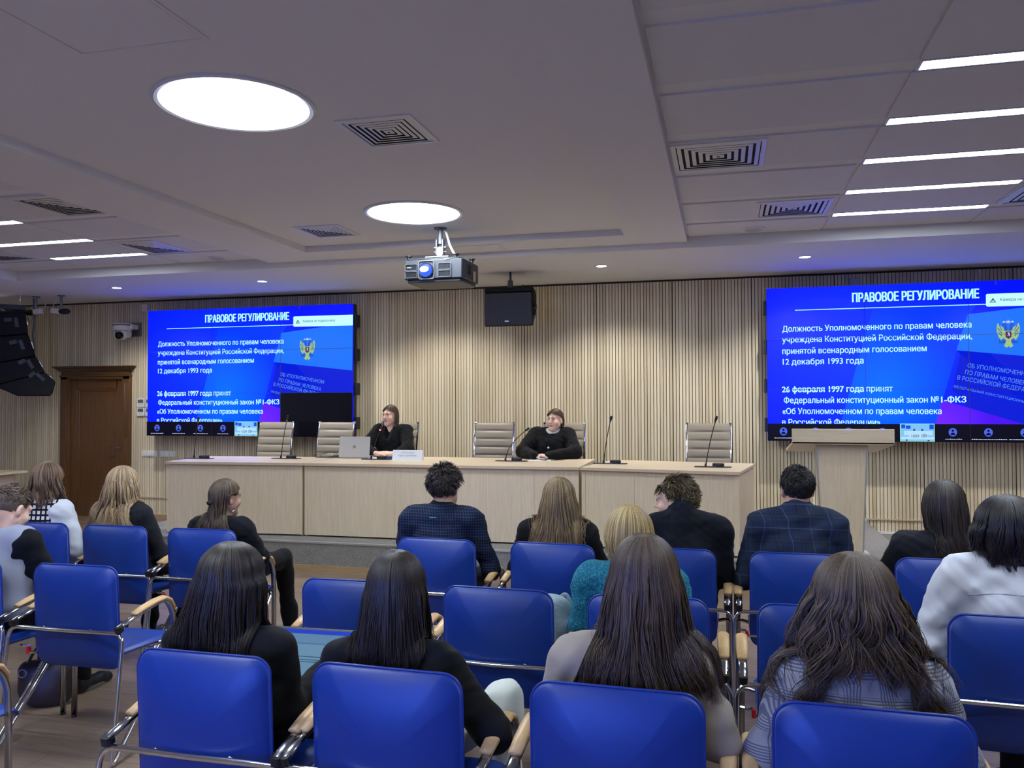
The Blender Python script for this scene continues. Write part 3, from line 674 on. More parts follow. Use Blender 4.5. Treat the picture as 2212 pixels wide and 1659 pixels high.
def table(x0, y0, x1, y1, depth, label, seams, lp=True, rp=True):
    a = math.atan2(y1-y0, x1-x0); L = math.hypot(x1-x0, y1-y0)
    t = thing('conference_table', label, 'table', (x0, y0, ZS), a, 'table units of the panel table')
    H = ZTAB-ZS
    MB().bx(.002, L-.002, 0, depth, H-.026, H).build('table_top', MT['tabletop'], t, bevel=.002)
    MB().bx(.002, L-.002, -.0012, 0, H-.026, H).build('edge_band', MT['edge'], t, smooth=False)
    xs = [.012]+seams+[L-.012]
    for i in range(len(xs)-1): MB().bx(xs[i]+.0015, xs[i+1]-.0015, .03, .05, .012, H-.026).build('front_panel', MT['table'], t, smooth=False)
    for x in seams+[.028, L-.028]: MB().bx(x-.018, x+.018, .026, .0298, .012, H-.026).build('stile', MT['table'], t, smooth=False)
    for x in (.012, L-.036): MB().bx(x, x+.024, .05, depth-.05, 0, H-.026).build('side_panel', MT['table'], t, smooth=False)
    return t
table(-5.74, 7.50, -4.19, 7.605, .90, 'left oak unit of the long panel table, lit blue by the screen', [.53, 1.04])
table(-4.186, 7.605, -1.326, 7.655, 1.13, 'long middle oak unit of the panel table, before the two speakers', [.515, .98, 1.44, 1.93, 2.4])
table(-1.322, 7.655, .129, 7.425, 1.08, 'right oak unit of the panel table, nearest the lectern', [.5, .99])
# lectern
def lectern():
    t = thing('lectern', 'light oak lectern with a wide tray top right of the long table', 'lectern', (.98, 7.62, ZS))
    m = MB(); pl = [(-.175, -.12), (.175, -.12), (.20, .12), (-.20, .12)]
    w0, w1 = .155, .20
    v = [(-w0, -.05, 0), (w0, -.05, 0), (w1, -.05, .98), (-w1, -.05, .98), (-w0, .22, 0), (w0, .22, 0), (w1, .22, .98), (-w1, .22, .98)]
    v = [(x*(1.0 if y < 0 else 1.0), y, z) for x, y, z in v]
    m.add(v, [(0, 1, 2, 3), (5, 4, 7, 6), (4, 0, 3, 7), (1, 5, 6, 2), (3, 2, 6, 7), (4, 5, 1, 0)]); m.build('column', MT['table'], t, smooth=False)
    m = MB()
    for s in (-1, 1): m.add([(s*w0, -.056, 0), (s*(w0+.012), -.056, 0), (s*(w1+.012), -.056, .98), (s*w1, -.056, .98), (s*w0, -.04, 0), (s*(w0+.012), -.04, 0), (s*(w1+.012), -.04, .98), (s*w1, -.04, .98)], [(0, 1, 2, 3), (5, 4, 7, 6), (4, 0, 3, 7), (1, 5, 6, 2), (3, 2, 6, 7), (4, 5, 1, 0)])
    m.build('edge_trim', MT['alu'], t, smooth=False)
    # sloped tray: front fascia, underside rising away from the camera side
    m = MB(); m.bx(-.41, .41, -.13, -.105, .995, 1.125); m.build('front_fascia', MT['tabletop'], t, bevel=.003)
    m = MB(); m.add([(-.41, -.13, .995), (.41, -.13, .995), (.36, .46, .895), (-.42, .46, .895), (-.41, -.13, 1.01), (.41, -.13, 1.01), (.36, .46, .925), (-.42, .46, .925)], [(0, 1, 2, 3), (4, 5, 6, 7), (0, 1, 5, 4), (2, 3, 7, 6), (0, 3, 7, 4), (1, 2, 6, 5)]); m.build('tray', MT['tabletop'], t, smooth=False)
    m = MB()
    for s in (-1, 1): m.add([(s*.41, -.105, 1.0), (s*.36, .46, .91), (s*.36, .46, .955), (s*.41, -.105, 1.12), (s*.392, -.105, 1.0), (s*.342, .46, .91), (s*.342, .46, .955), (s*.392, -.105, 1.12)], [(0, 1, 2, 3), (4, 5, 6, 7), (0, 1, 5, 4), (2, 3, 7, 6), (0, 3, 7, 4), (1, 2, 6, 5)])
    m.build('side_rail', MT['tabletop'], t, smooth=False)
    MB().bx(-.24, .24, -.08, .28, 0, .03).build('foot_plate', MT['table'], t, smooth=False)
lectern()
t = thing('side_table', 'pale wooden table whose corner shows at the left edge of the photo', 'table', (-9.85, 8.28, 0))
MB().bx(-.8, .78, -.8, .78, .72, .75).build('table_top', MT['tabletop'], t, bevel=.003)
for s in (-1, 1): MB().bx(s*.66-.012, s*.66+.012, -.7, .68, 0, .72).build('side_panel', MT['table'], t, smooth=False)
MB().bx(-.65, .65, .66, .68, .2, .72).build('modesty_panel', MT['table'], t, smooth=False)
# ------------------------------------------------------------------ microphones
MICS = [((-5.66, 7.96), (-5.55, 7.80, 1.47), 'microphone at the left end of the long table'), ((-4.70, 8.16), (-4.585, 8.0, 1.485), 'microphone before the empty taupe chair nearest the left end'),
        ((-3.66, 8.25), (-3.54, 8.12, 1.385), 'microphone with a lit red ring before the woman in glasses'), ((-2.16, 8.29), (-1.96, 8.2, 1.365), 'strongly tilted microphone beside the papers'),
        ((-1.11, 8.15), (-1.07, 8.0, 1.48), 'microphone on the right table unit, left one of two'), ((-.115, 7.93), (-.07, 7.8, 1.485), 'microphone at the right end of the long table')]
LEDR = emit('mic_led_red', (1, .12, .12), 4)
for i, ((x, y), tip, lb) in enumerate(MICS):
    t = thing('gooseneck_microphone', 'black gooseneck '+lb, 'microphone', (x, y, ZTAB), 0, 'gooseneck microphones on the long table')
    m = MB(); m.rbox((.01, 0, .004), (.34, .09, .006), .02, n=3); m.lathe([(.055, .0), (.055, .026), (.05, .032)], c=(.06, .02, .005), n=28, R=None); m.build('base', MT['black'], t)
    m = MB()
    for k in range(4): m.box((-.02+.018*k, -.03, .009), (.012, .01, .004))
    m.build('button', MT['steel'], t)
    T = np.array(tip)-np.array((x, y, ZTAB)); b = np.array((-.055, .0, .006)); c1 = b+(0, 0, .55*T[2]) if i == 3 else b+(T-b)*.5+np.array((-.012, 0, .02))
    if i == 3: c1 = b+np.array((.01, -.01, .16))
    pth = arc(b, c1, T, 14)
    m = MB(); m.tube(pth, [.006]*3+[.0042]*11, 8); m.lathe([(.012, 0), (.008, .03)], c=tuple(b), n=14); m.build('gooseneck', MT['black'], t)
    d = (np.array(pth[-1])-np.array(pth[-2])); d /= np.linalg.norm(d)
    m = MB(); m.tube([T-d*.03, T-d*.01, T+d*.022, T+d*.03], [.006, .0115, .0125, .008], 12); m.build('capsule', MT['black'], t)
    m = MB(); m.tube([T-d*.042, T-d*.032], .0095, 12); m.build('ring', LEDR if i == 2 else MT['steel'], t)
# ------------------------------------------------------------------ things on the panel table
t = thing('laptop', 'open silver laptop seen from behind on the long table', 'laptop', (-3.955, 8.36, ZTAB), rad(9))
MB().rbox((0, .13, .01), (.345, .235, .016), .012).build('base', MT['alu'], t, bevel=.003)
MB().rbox((0, -.028, .128), (.345, .23, .008), .012, rot(90-13)).build('lid', plain('silver_lid', 'b4b0aa', .4, .25), t, bevel=.002)
m = MB(); m.lathe([(.016, 0), (.018, .0015), (.0135, .002)], c=(0, -.0335, .13), R=rot(90-13), n=24)
for s in (-1, 1): m.box((s*.004, -.0355, .13+.0), (.0025, .001, .014), rot(-13, 8*s, 0))
m.build('emblem', plain('emblem_grey', '8e8b86', .3, .6), t)
t = thing('name_plate', 'white tent name plate standing before the woman in glasses', 'name plate', (-3.28, 8.23, ZTAB), rad(4))
m = MB(); m.prism([(-.045, 0), (.045, 0), (.003, .108), (-.003, .108)], -.165, .165, 0); m.build('card', plain('white_card', 'd9dde4', .6), t, smooth=False)
m = MB()
for s, wd, z, h in (('ЛОГАЛОВА', .15, .072, .016), ('Лада Сергеевна', .2, .042, .018)):
    v, f = text2d(s, 0); v = v-np.array((v[:, 0].min(), 0)); v = v*np.array((wd/np.ptp(v[:, 0]), h/CAPH)); th = math.atan2(.042, .108)
    m.add([(a-wd/2, -.046+(z+b)*math.tan(th)-.0006, z+b) for a, b in v], f)
m.build('lettering', plain('grey_lettering', '7d8a90', .7), t, smooth=False, flip=False)
tag(MB().rbox((-3.52, 8.44, ZTAB+.012), (.2, .14, .024), .006, rot(0, 0, 10)).build('notebook', plain('navy_cover', '1c2b60', .5), bevel=.002), 'dark blue notebook lying under the clasped hands', 'notebook')
tag(MB().rbox((-3.66, 8.40, ZTAB+.0015), (.3, .21, .002), .002, rot(0, 0, 6)).build('paper_sheet', plain('paper_white', 'dfe6ee', .8), smooth=False), 'white sheet partly under the blue notebook', 'paper')
m = MB()
for k in range(3): m.rbox((-1.90+.02*k, 8.56+.015*k, ZTAB+.0015+.001*k), (.22, .3, .0012), .002, rot(0, 0, -4+5*k))
tag(m.build('papers', plain('paper_blueish', 'd3e6f4', .8), smooth=False), 'pale blue papers lying before the woman with short hair', 'papers')
tag(MB().tube([(-1.88, 8.47, ZTAB+.009), (-1.80, 8.40, ZTAB+.009)], .004, 8).build('pen', MT['black']), 'black pen on the pale papers', 'pen')
t = thing('smartphone', 'black phone with a pale rim lying right of the papers', 'phone', (-1.70, 8.50, ZTAB+.001), rad(-35)); MB().rbox((0, 0, .004), (.075, .155, .008), .012).build('body', plain('phone_gold', 'c4b190', .3, .5), t); MB().rbox((0, 0, .0086), (.068, .148, .001), .01).build('screen', MT['glass_dark'], t)
m = MB(); q = random.Random(3); P = []
for k in range(60): a = k*.42; P.append((-4.33+.11*math.cos(a)*(1+.3*math.sin(k*.13))+.0012*k, 8.38+.05*math.sin(a*1.1), ZTAB+.008+.05*max(0, math.sin(a*.5+1))**2*(1 if k < 40 else .3)))
m.tube(P, .0035, 6); m.tube([(-4.28, 8.42, ZTAB+.006), (-4.2, 8.40, ZTAB+.02), (-4.14, 8.43, ZTAB+.012), (-4.08, 8.47, ZTAB+.008)], .004, 6); m.rbox((-4.17, 8.42, ZTAB+.018), (.06, .04, .03), .008, rot(0, 0, 20))
tag(m.build('cable', MT['black']), 'tangled black cable left of the silver laptop', 'cable')
# ------------------------------------------------------------------ taupe chairs on the stage
def exec_chair(x, y, rz, label):
    t = thing('office_chair', label, 'chair', (x, y, ZS), rz, 'taupe chairs behind the long table')
    W = .47; hb = .66; z0 = .46; ny, nx = 72, 9
    V = []; F = []
    def prof(s):            # s along the back, returns y offset, z
        return .10*s*s-.02+.0*s, z0+hb*s
    for side in (0, 1):
        for i in range(ny+1):
            s = i/ny; y_, z_ = prof(s); u = (s*7) % 1; pad = .016*(1-abs(2*u-1)**4) if 0 < i < ny else 0
            w = W*(1-.035*s)
            for j in range(nx+1):
                q = 2*j/nx-1; e = (1-abs(q)**6)
                V.append((q*w/2, y_+.022*q*q*-1+(.008+pad)*(1 if side else -1)*max(.25, e), z_))
    nn = (ny+1)*(nx+1)
    for sd in (0, 1):
        for i in range(ny):
            for j in range(nx): a = sd*nn+i*(nx+1)+j; F.append((a, a+1, a+nx+2, a+nx+1))
    for i in range(ny):
        for j in (0, nx): a = i*(nx+1)+j; F.append((a, a+nx+1, nn+a+nx+1, nn+a))
    for j in range(nx):
        for i in (0, ny): a = i*(nx+1)+j; F.append((a, a+1, nn+a+1, nn+a))
    m = MB(); m.add(V, F); m.build('backrest', MT['taupe'], t, sharp=60)
    m = MB()
    for k in range(6): m.rbox((0, -.02-.07*k-.03, .465+.006*(k < 3)), (W, .068, .045), .02, ax=0) if False else m.box((0, -.05-.072*k, .455), (W, .07, .04))
    m.build('seat', MT['taupe'], t, bevel=.012)
    for s in (-1, 1):
        m = MB(); pth = [(s*(W/2*(1-.035*q)+.008), prof(q)[0]-.02, prof(q)[1]) for q in np.linspace(0, 1, 8)]
        m.tube([(s*(W/2+.008), -.46, .45), (s*(W/2+.008), -.2, .44), (s*(W/2+.008), -.08, .43)]+pth, .007, 8, ry=.012); fr = m.build('side_frame', MT['chrome'], t)
        MB().cyl((s*(W/2*.965-.006), prof(1)[0]-.02, z0+hb-.004), (s*(W/2*.965+.02), prof(1)[0]-.02, z0+hb-.004), .014).build('frame_knob', MT['chrome'], fr)
        m = MB(); m.tube([(s*(W/2+.01), -.05, .5), (s*(W/2+.04), -.05, .64), (s*(W/2+.045), -.12, .665), (s*(W/2+.045), -.3, .665), (s*(W/2+.04), -.36, .62), (s*(W/2+.01), -.36, .47)], .012, 8); m.build('armrest', MT['chrome'], t)
    MB().cyl((0, -.24, .1), (0, -.24, .44), .028).build('column', MT['chrome'], t)
    m = MB()
    for k in range(5): a = 2*math.pi*k/5; c, s = math.cos(a), math.sin(a); m.tube([(0, -.24, .1), (c*.3, -.24+s*.3, .07)], [.03, .014], 8); m.sphere((c*.3, -.24+s*.3, .03), .03, 8)
    m.build('star_base', MT['chrome'], t)
EX = [(-5.51, 'empty taupe office chair nearest the left screen\'s call strip'), (-4.675, 'empty taupe office chair behind the silver laptop'), (-3.83, 'taupe office chair behind the woman in glasses'), (-2.63, 'empty taupe office chair in the middle, between the two speakers'), (-1.79, 'taupe office chair behind the woman in the buttoned jacket'), (-.165, 'empty taupe office chair at the right end of the long table')]
for x, lb in EX: exec_chair(x, 9.3, 0, lb)
# ------------------------------------------------------------------ blue conference chairs
def pillow(W, H, T, r, curve, n=9, rings=(1, .97, .9, .8, .62, .4, .18), p=3.2):
    # rounded pad: returns verts/faces; x across, h along, thickness toward +-; curve(x,h)->offset
    V = []; F = []; k = None
    for sd in (1, -1):
        for s in rings:
            pl = rrect(W*s, H*s, max(r*s, .004), n); k = len(pl)
            th = T/2*(max(0, 1-s**p))**.5
            for a, b in pl: V.append((a, b, sd*th))
        V.append((0, 0, sd*T/2))
    m = len(rings); half = m*k+1
    for sd in (0, 1):
        o = sd*half
        for i in range(m-1):
            for j in range(k): F.append((o+i*k+j, o+i*k+(j+1) % k, o+(i+1)*k+(j+1) % k, o+(i+1)*k+j))
        for j in range(k): F.append((o+(m-1)*k+j, o+(m-1)*k+(j+1) % k, o+m*k))
    for j in range(k): F.append((j, (j+1) % k, half+(j+1) % k, half+j))
    return [(a, b, t+curve(a, b)) for a, b, t in V], F, [(a, b, curve(a, b)) for a, b in rrect(W, H, r, n)]
def make_chair(label):
    t = thing('conference_chair', label, 'chair', (0, 0, 0), 0, 'blue conference chairs')
    # backrest: x across, height z .385-.872, front toward +Y
    zc, H = .628, .492
    cv = lambda a, b: .045*(a/.235)**2*(.4+.6*(b+H/2)/H)*.6-.016+.030*(b/.246)**2-.022*(b/.246)
    V, F, O = pillow(.472, H, .05, .06, cv)
    m = MB(); m.add([(a, .052+o, zc+b) for a, b, o in V], F); m.build('backrest', MT['blue'], t, sharp=0)
    bk = t.children[-1]
    m = MB(); P = [(a*1.0, .052+o, zc+b) for a, b, o in O]; m.tube(P+P[:2], .0042, 6, caps=False); m.build('piping', MT['seam'], bk, sharp=0)
    cs = lambda a, b: -.012*(a/.24)**2*-1-.05*max(0, (b-.12)/.11)**2-.02
    V, F, O = pillow(.475, .47, .06, .05, cs)
    m = MB(); m.add([(a, .30+b, .465+o) for a, b, o in V], F); st = m.build('seat', MT['blue'], t, sharp=0)
    m = MB(); P = [(a, .30+b, .465+o) for a, b, o in O]; m.tube(P+P[:2], .004, 6, caps=False); m.build('piping', MT['seam'], st, sharp=0)
    xr = .315
    # rear hoop: across behind the back, down to the rear foot, up forward under the seat
    fr = [(0, 0, .58)]
    for s in (1,):
        p = [(0, .0, .578), (.2, .0, .58)]+arc((.27, .0, .58), (.312, .0, .58), (.318, -.008, .53), 7)+[(.322, -.045, .25)]
        p += arc((.325, -.078, .035), (.326, -.085, .008), (.324, -.055, .02), 6)+[(.322, .16, .24)]+arc((.318, .32, .415), (.314, .35, .448), (.27, .355, .445), 6)+[(.2, .355, .425), (0, .355, .425)]
    full = [(-a, b, c) for a, b, c in p[::-1]][:-1]+p+[]
    m = MB(); m.tube(p, .0098, 10, caps=False); m.tube([(-a, b, c) for a, b, c in p], .0098, 10, caps=False)
    for x in (-.13, .13): m.lathe([(.006, -.012), (.009, -.012), (.009, -.009), (.006, -.009)], c=(x, 0, .58), R=rot(90), n=10)
    for x in (-.15, .15): m.tube([(x, .355, .425), (x, .1, .425)], .009, 8)
    m.build('hoop_frame', MT['chrome'], t, sharp=0)
    for s in (-1, 1):
        a = MB(); x = s*.294
        pth = [(x, -.005, .606), (x, .1, .632), (x, .22, .652)]+arc((x, .30, .662), (x, .375, .655), (x*1.01, .395, .55), 9)+[(x*1.015, .40, .4), (x*1.02, .40, .012)]
        a.tube(pth, .0085, 12, ry=.0175, side=(0, .0, 1) if False else None)
        leg = a.build('arm_and_front_leg', MT['oval'], t, sharp=0)
        MB().lathe([(.014, 0), (.014, .014)], c=(x*1.02, .40, 0), n=14).build('foot_cap', MT['black'], leg)
        c = MB(); c.rbox((x, .0, .601), (.034, .036, .027), .01, rot(14)); c.build('connector', MT['black'], leg)
        w = MB(); pp = [(x, .10, .646), (x, .17, .660), (x, .25, .672), (x, .315, .674), (x, .36, .654), (x, .385, .62), (x, .39, .60)]
        w.tube(pp, [.008, .0125, .013, .013, .0125, .0105, .007], 14, ry=[.021, .024, .025, .025, .024, .022, .016], side=None); w.build('armrest_pad', MT['pad'], t, sharp=0)
    m = MB(); m.rbox((-.255, .05, .455), (.016, .02, .03), .004); m.tube([(-.2, .05, .445), (-.256, .05, .447)], .006, 8, mi=1); m.tube([(-.295, .1, .46), (-.30, .05, .475), (-.275, .04, .476), (-.262, .05, .472)], .006, 8, mi=1); m.build('row_link', [MT['red'], MT['chrome']], t)
    MB().box((-.302, .412, .33), (.034, .002, .055)).build('inventory_label', MT['label'], t, smooth=False)
    return t
R1, R2, R3 = 4.35, 3.24, 2.18
CH = [(-2.96, R3, 'blue chair cut off by the lower left edge of the photo'), (-1.575, R3, 'blue chair of the dark-haired woman with the laptop'), (-.965, R3, 'blue chair of the woman in black blazer and white trousers'), (-.295, R3, 'blue chair of the woman in the beige blazer'), (.352, R3, 'blue chair of the woman with curly hair and grey checked jacket'),
      (-3.70, R2, 'blue chair of the boy in the grey vest'), (-3.02, R2, 'empty blue chair standing left, its seat and both armrests in view'), (-1.575, R2, 'empty blue chair half hidden by the woman in black blazer and white trousers'), (-.92, R2, 'empty blue chair with a pale backpack on its seat'), (-.30, R2, 'blue chair of the woman in the teal jacket'), (.356, R2, 'empty blue chair partly hidden behind the curly-haired woman'), (1.02, R2, 'blue chair of the man in the white shirt'),
      (-4.33, R1, 'blue chair of the woman in the houndstooth vest'), (-3.74, R1, 'blue chair of the blonde woman with long wavy hair'), (-3.11, R1, 'blue chair of the woman with half-tied hair'), (-1.59, R1, 'blue chair of the man in the dark checked jacket and green turtleneck'), (-.92, R1, 'blue chair of the woman with straight dark-blonde hair'), (-.285, R1, 'blue chair of the young man looking aside'), (.36, R1, 'blue chair of the man in the blue plaid jacket'), (1.05, R1, 'blue chair of the woman with long dark hair in front of the white shirt')]
YAWS = [0, 0, -1.5, -1.5, -1.5, 1, 1, 1, -1, 1, 0, -1, 0, 1, 1, -2, -3, -1, 0, 0]
ch0 = make_chair(CH[0][2])
for i, (x, y, lb) in enumerate(CH):
    if i == 0: ch0.location = (x, y, 0)
    else: dup(ch0, (x, y, 0), rad(YAWS[i]), lb)
# ------------------------------------------------------------------ people: signed distance fields -> smooth meshes
def smin(a, b, k):
    h = np.maximum(k-np.abs(a-b), 0)/k
    return np.minimum(a, b)-h*h*k*.25
class SDF:
    def __init__(s, lo, hi, h):
        s.lo = np.array(lo, float); s.h = h; s.n = np.ceil((np.array(hi)-s.lo)/h).astype(int)+1
        s.D = np.full(s.n, .08, np.float32)
    def block(s, lo, hi):
        a = np.clip(np.floor((np.array(lo)-s.lo)/s.h).astype(int), 0, s.n); b = np.clip(np.ceil((np.array(hi)-s.lo)/s.h).astype(int)+1, 0, s.n)
        if (b <= a).any(): return None, None
        g = [(s.lo[i]+np.arange(a[i], b[i])*s.h).astype(np.float32) for i in range(3)]
        P = np.stack(np.meshgrid(*g, indexing='ij'), -1)
        return tuple(slice(a[i], b[i]) for i in range(3)), P
    def put(s, sl, d, k, sub):
        if sub: s.D[sl] = -smin(-s.D[sl], d, k)
        else: s.D[sl] = smin(s.D[sl], d, k)
    def cap(s, a, b, ra, rb=None, k=.02, sub=False):
        a, b = np.array(a, np.float32), np.array(b, np.float32); rb = ra if rb is None else rb
        m = max(ra, rb)+max(k, .02)+s.h; sl, P = s.block(np.minimum(a, b)-m, np.maximum(a, b)+m)
        if sl is None: return s
        ba = b-a; t = np.clip(((P-a)@ba)/max(1e-9, ba@ba), 0, 1)
        s.put(sl, np.linalg.norm(P-a-t[..., None]*ba, axis=-1)-(ra+(rb-ra)*t), k, sub); return s
    def ell(s, c, r, R=None, k=.02, sub=False):
        c = np.array(c, np.float32); r = np.array(r, np.float32); m = r.max()+max(k, .02)+s.h
        sl, P = s.block(c-m, c+m)
        if sl is None: return s
        q = P-c
        if R is not None: q = q@np.array(R, np.float32)
        k0 = np.linalg.norm(q/r, axis=-1); k1 = np.linalg.norm(q/(r*r), axis=-1)+1e-6
        s.put(sl, k0*(k0-1)/k1, k, sub); return s
    def cut(s, p, n, k=.005):     # remove the side the normal points to
        g = [(s.lo[i]+np.arange(s.n[i])*s.h).astype(np.float32) for i in range(3)]
        d = (g[0][:, None, None]-p[0])*n[0]+(g[1][None, :, None]-p[1])*n[1]+(g[2][None, None, :]-p[2])*n[2]
        s.D = np.maximum(s.D, d.astype(np.float32)); return s
    def ripple(s, amp, f, seed):
        q = random.Random(seed); g = [(s.lo[i]+np.arange(s.n[i])*s.h).astype(np.float32) for i in range(3)]
        for j in range(5):
            v = np.array([q.uniform(-1, 1), q.uniform(-1, 1), q.uniform(-1.4, 1.4)]); v = v/np.linalg.norm(v)*f*q.uniform(.6, 1.5)
            ph = g[0][:, None, None]*v[0]+g[1][None, :, None]*v[1]+g[2][None, None, :]*v[2]+q.uniform(0, 6)
            s.D += (amp*np.sin(ph+1.5*np.sin(ph*.37+j))).astype(np.float32)
        return s
    def sample(s, P):
        q = (P-s.lo)/s.h; i = np.floor(q).astype(int); f = q-i; ok = ((i >= 0) & (i < s.n-1)).all(-1); i = np.clip(i, 0, s.n-2)
        out = np.zeros(P.shape[:-1])
        for dx in (0, 1):
            for dy in (0, 1):
                for dz in (0, 1):
                    w_ = (f[..., 0] if dx else 1-f[..., 0])*(f[..., 1] if dy else 1-f[..., 1])*(f[..., 2] if dz else 1-f[..., 2])
                    out += w_*s.D[i[..., 0]+dx, i[..., 1]+dy, i[..., 2]+dz]
        return np.where(ok, out, .08)
    def push(s, P, margin, it=3):
        for _ in range(it):
            d = s.sample(P); e = s.h; G = np.stack([s.sample(P+v)-s.sample(P-v) for v in (np.eye(3)*e)], -1)
            L = np.linalg.norm(G, axis=-1, keepdims=True); G = np.where(L > 1e-6, G/np.maximum(L, 1e-6), 0)
            P = P+G*np.clip(margin-d, 0, .03)[..., None]
        return P
    def mesh(s):
        D = s.D; nx, ny, nz = D.shape; I = D < 0
        c = np.zeros((nx-1, ny-1, nz-1), np.int8)
        for dx in (0, 1):
            for dy in (0, 1):
                for dz in (0, 1): c += I[dx:nx-1+dx, dy:ny-1+dy, dz:nz-1+dz]
        act = (c > 0) & (c < 8); idx = np.argwhere(act); ids = np.full(act.shape, -1, np.int64); ids[act] = np.arange(len(idx))
        cor = np.array([(a, b, d) for a in (0, 1) for b in (0, 1) for d in (0, 1)])
        vals = np.stack([D[idx[:, 0]+a, idx[:, 1]+b, idx[:, 2]+d] for a, b, d in cor], -1)
        S = np.zeros((len(idx), 3)); C = np.zeros(len(idx))
        for i in range(8):
            for j in range(i+1, 8):
                if np.abs(cor[i]-cor[j]).sum() != 1: continue
                a, b = vals[:, i], vals[:, j]; x = (a < 0) != (b < 0); t = np.where(x, a/np.where(x, a-b, 1), 0)
                S += x[:, None]*(cor[i]+t[:, None]*(cor[j]-cor[i])); C += x
        V = s.lo+(idx+S/C[:, None])*s.h; F = []
        for ax in range(3):
            sa = [slice(None)]*3; sb = [slice(None)]*3; sa[ax] = slice(0, -1); sb[ax] = slice(1, None)
            A, B = I[tuple(sa)], I[tuple(sb)]; e = np.argwhere(A != B); u, v = (ax+1) % 3, (ax+2) % 3
            e = e[(e[:, u] > 0) & (e[:, v] > 0) & (e[:, u] < D.shape[u]-1) & (e[:, v] < D.shape[v]-1)]
            fl = A[tuple(e.T)]; q = []
            for du, dv in ((-1, -1), (0, -1), (0, 0), (-1, 0)): w_ = e.copy(); w_[:, u] += du; w_[:, v] += dv; q.append(ids[tuple(w_.T)])
            q = np.stack(q, -1); q[~fl] = q[~fl][:, ::-1]; F.append(q)
        F = np.concatenate(F); return V, F[(F >= 0).all(1)]
# ---- materials for people
def skin_mat(name, c, c2):
    x = N(name); v = x.obj(); n = x.noise(v, 22, 3); x.col(x.ramp(n, [(.3, c), (.7, c2)])).set(.5, 0, .35)
    x.b.inputs['Subsurface Weight'].default_value = .12; x.b.inputs['Subsurface Radius'].default_value = (.012, .004, .002); return x.m
SKIN = skin_mat('skin_fair', 'c79a84', 'd5ab95'); SKIN2 = skin_mat('skin_pale', 'd6ab9a', 'e2bcab'); LIP = plain('lip', 'a8706a', .45)
def hair_mat(name, a, b, c, rough=.45):
    x = N(name); g = x.n('ShaderNodeNewGeometry'); n = x.noise(x.obj(), 14, 2)
    f = x.math('ADD', x.math('MULTIPLY', g.outputs['Random Per Island'], .75), x.math('MULTIPLY', n, .25))
    x.col(x.ramp(f, [(.12, a), (.5, b), (.9, c)])).set(rough, 0, .42); return x.m
H_DARK = hair_mat('hair_dark_brown', '15100c', '261d15', '3b2e22'); H_BLACK = hair_mat('hair_near_black', '0f0c0b', '191412', '28201c'); H_BROWN = hair_mat('hair_brown', '2a2118', '483a2a', '69553c')
H_BLONDE = hair_mat('hair_ash_blonde', '5c4838', '9b8060', 'cdb48a'); H_DBLONDE = hair_mat('hair_dark_blonde', '4a3a28', '7c653f', 'a68c5c'); H_GOLD = hair_mat('hair_golden_blonde', '6b5530', 'a88d55', 'd8c184')
H_TOUS = hair_mat('hair_tousled_dark', '1a1410', '352b24', '574a3f'); H_FAIR = hair_mat('hair_fair_brown', '382c24', '5a493c', '7c6a59'); H_CHOC = hair_mat('hair_chocolate', '2b2218', '4a3a29', '69543c')
H_CHEST = hair_mat('hair_light_brown', '3a2a20', '6d543e', '947558'); H_SAND = hair_mat('hair_sandy_brown', '2c2416', '544628', '7c6a42'); H_ASH = hair_mat('hair_ash_brown', '1c1713', '302720', '463a2e')
def cloth(name, c, c2=None, sc=300, rough=.85, b=.15):
    x = N(name); v = x.obj(); n = x.noise(v, 3, 2); x.col(x.ramp(n, [(.3, c), (.7, c2 or c)])).set(rough, 0, .2, Sheen_Weight=.04)
    x.bump(x.noise(v, sc, 2), b, .002); return x.m
def bands(x, coord, period, stops):
    f = x.math('FRACT', x.math('DIVIDE', x.math('ADD', coord, 10), period)); r = x.ramp(f, stops)
    r.node.color_ramp.interpolation = 'CONSTANT'; return r
def plaid(name, base, dark, light, period=.11, fine=.008):
    x = N(name); o = x.sep(x.obj()); U = x.math('ADD', o[0], x.math('MULTIPLY', o[1], .6)); Vv = x.math('ADD', o[2], x.math('MULTIPLY', o[1], .15))
    g = lambda v: (v, v, v)
    st = [(0, g(.0)), (.36, g(1.)), (.44, g(0)), (.52, g(1)), (.6, g(0)), (.64, g(.5)), (.95, g(0))]
    a, b = bands(x, U, period, st), bands(x, Vv, period*1.15, st)
    s = x.math('MULTIPLY', x.math('ADD', x.n_bw(a), x.n_bw(b)), .5)
    st2 = [(0, g(0)), (.97, g(1))]
    l = x.math('MAXIMUM', x.n_bw(bands(x, U, period, st2)), x.n_bw(bands(x, Vv, period*1.15, st2)))
    c = x.mix(s, base, dark); c = x.mix(x.math('MULTIPLY', l, .75), c, light)
    n = x.noise(x.obj(), 420, 2); c = x.mix(x.math('MULTIPLY', n, .25), c, light); x.col(c).set(.85, 0, .2); x.bump(n, .2, .002); return x.m
def _bw(s, c): y = s.n('ShaderNodeRGBToBW'); s.l(c, y.inputs[0]); return y.outputs[0]
N.n_bw = _bw
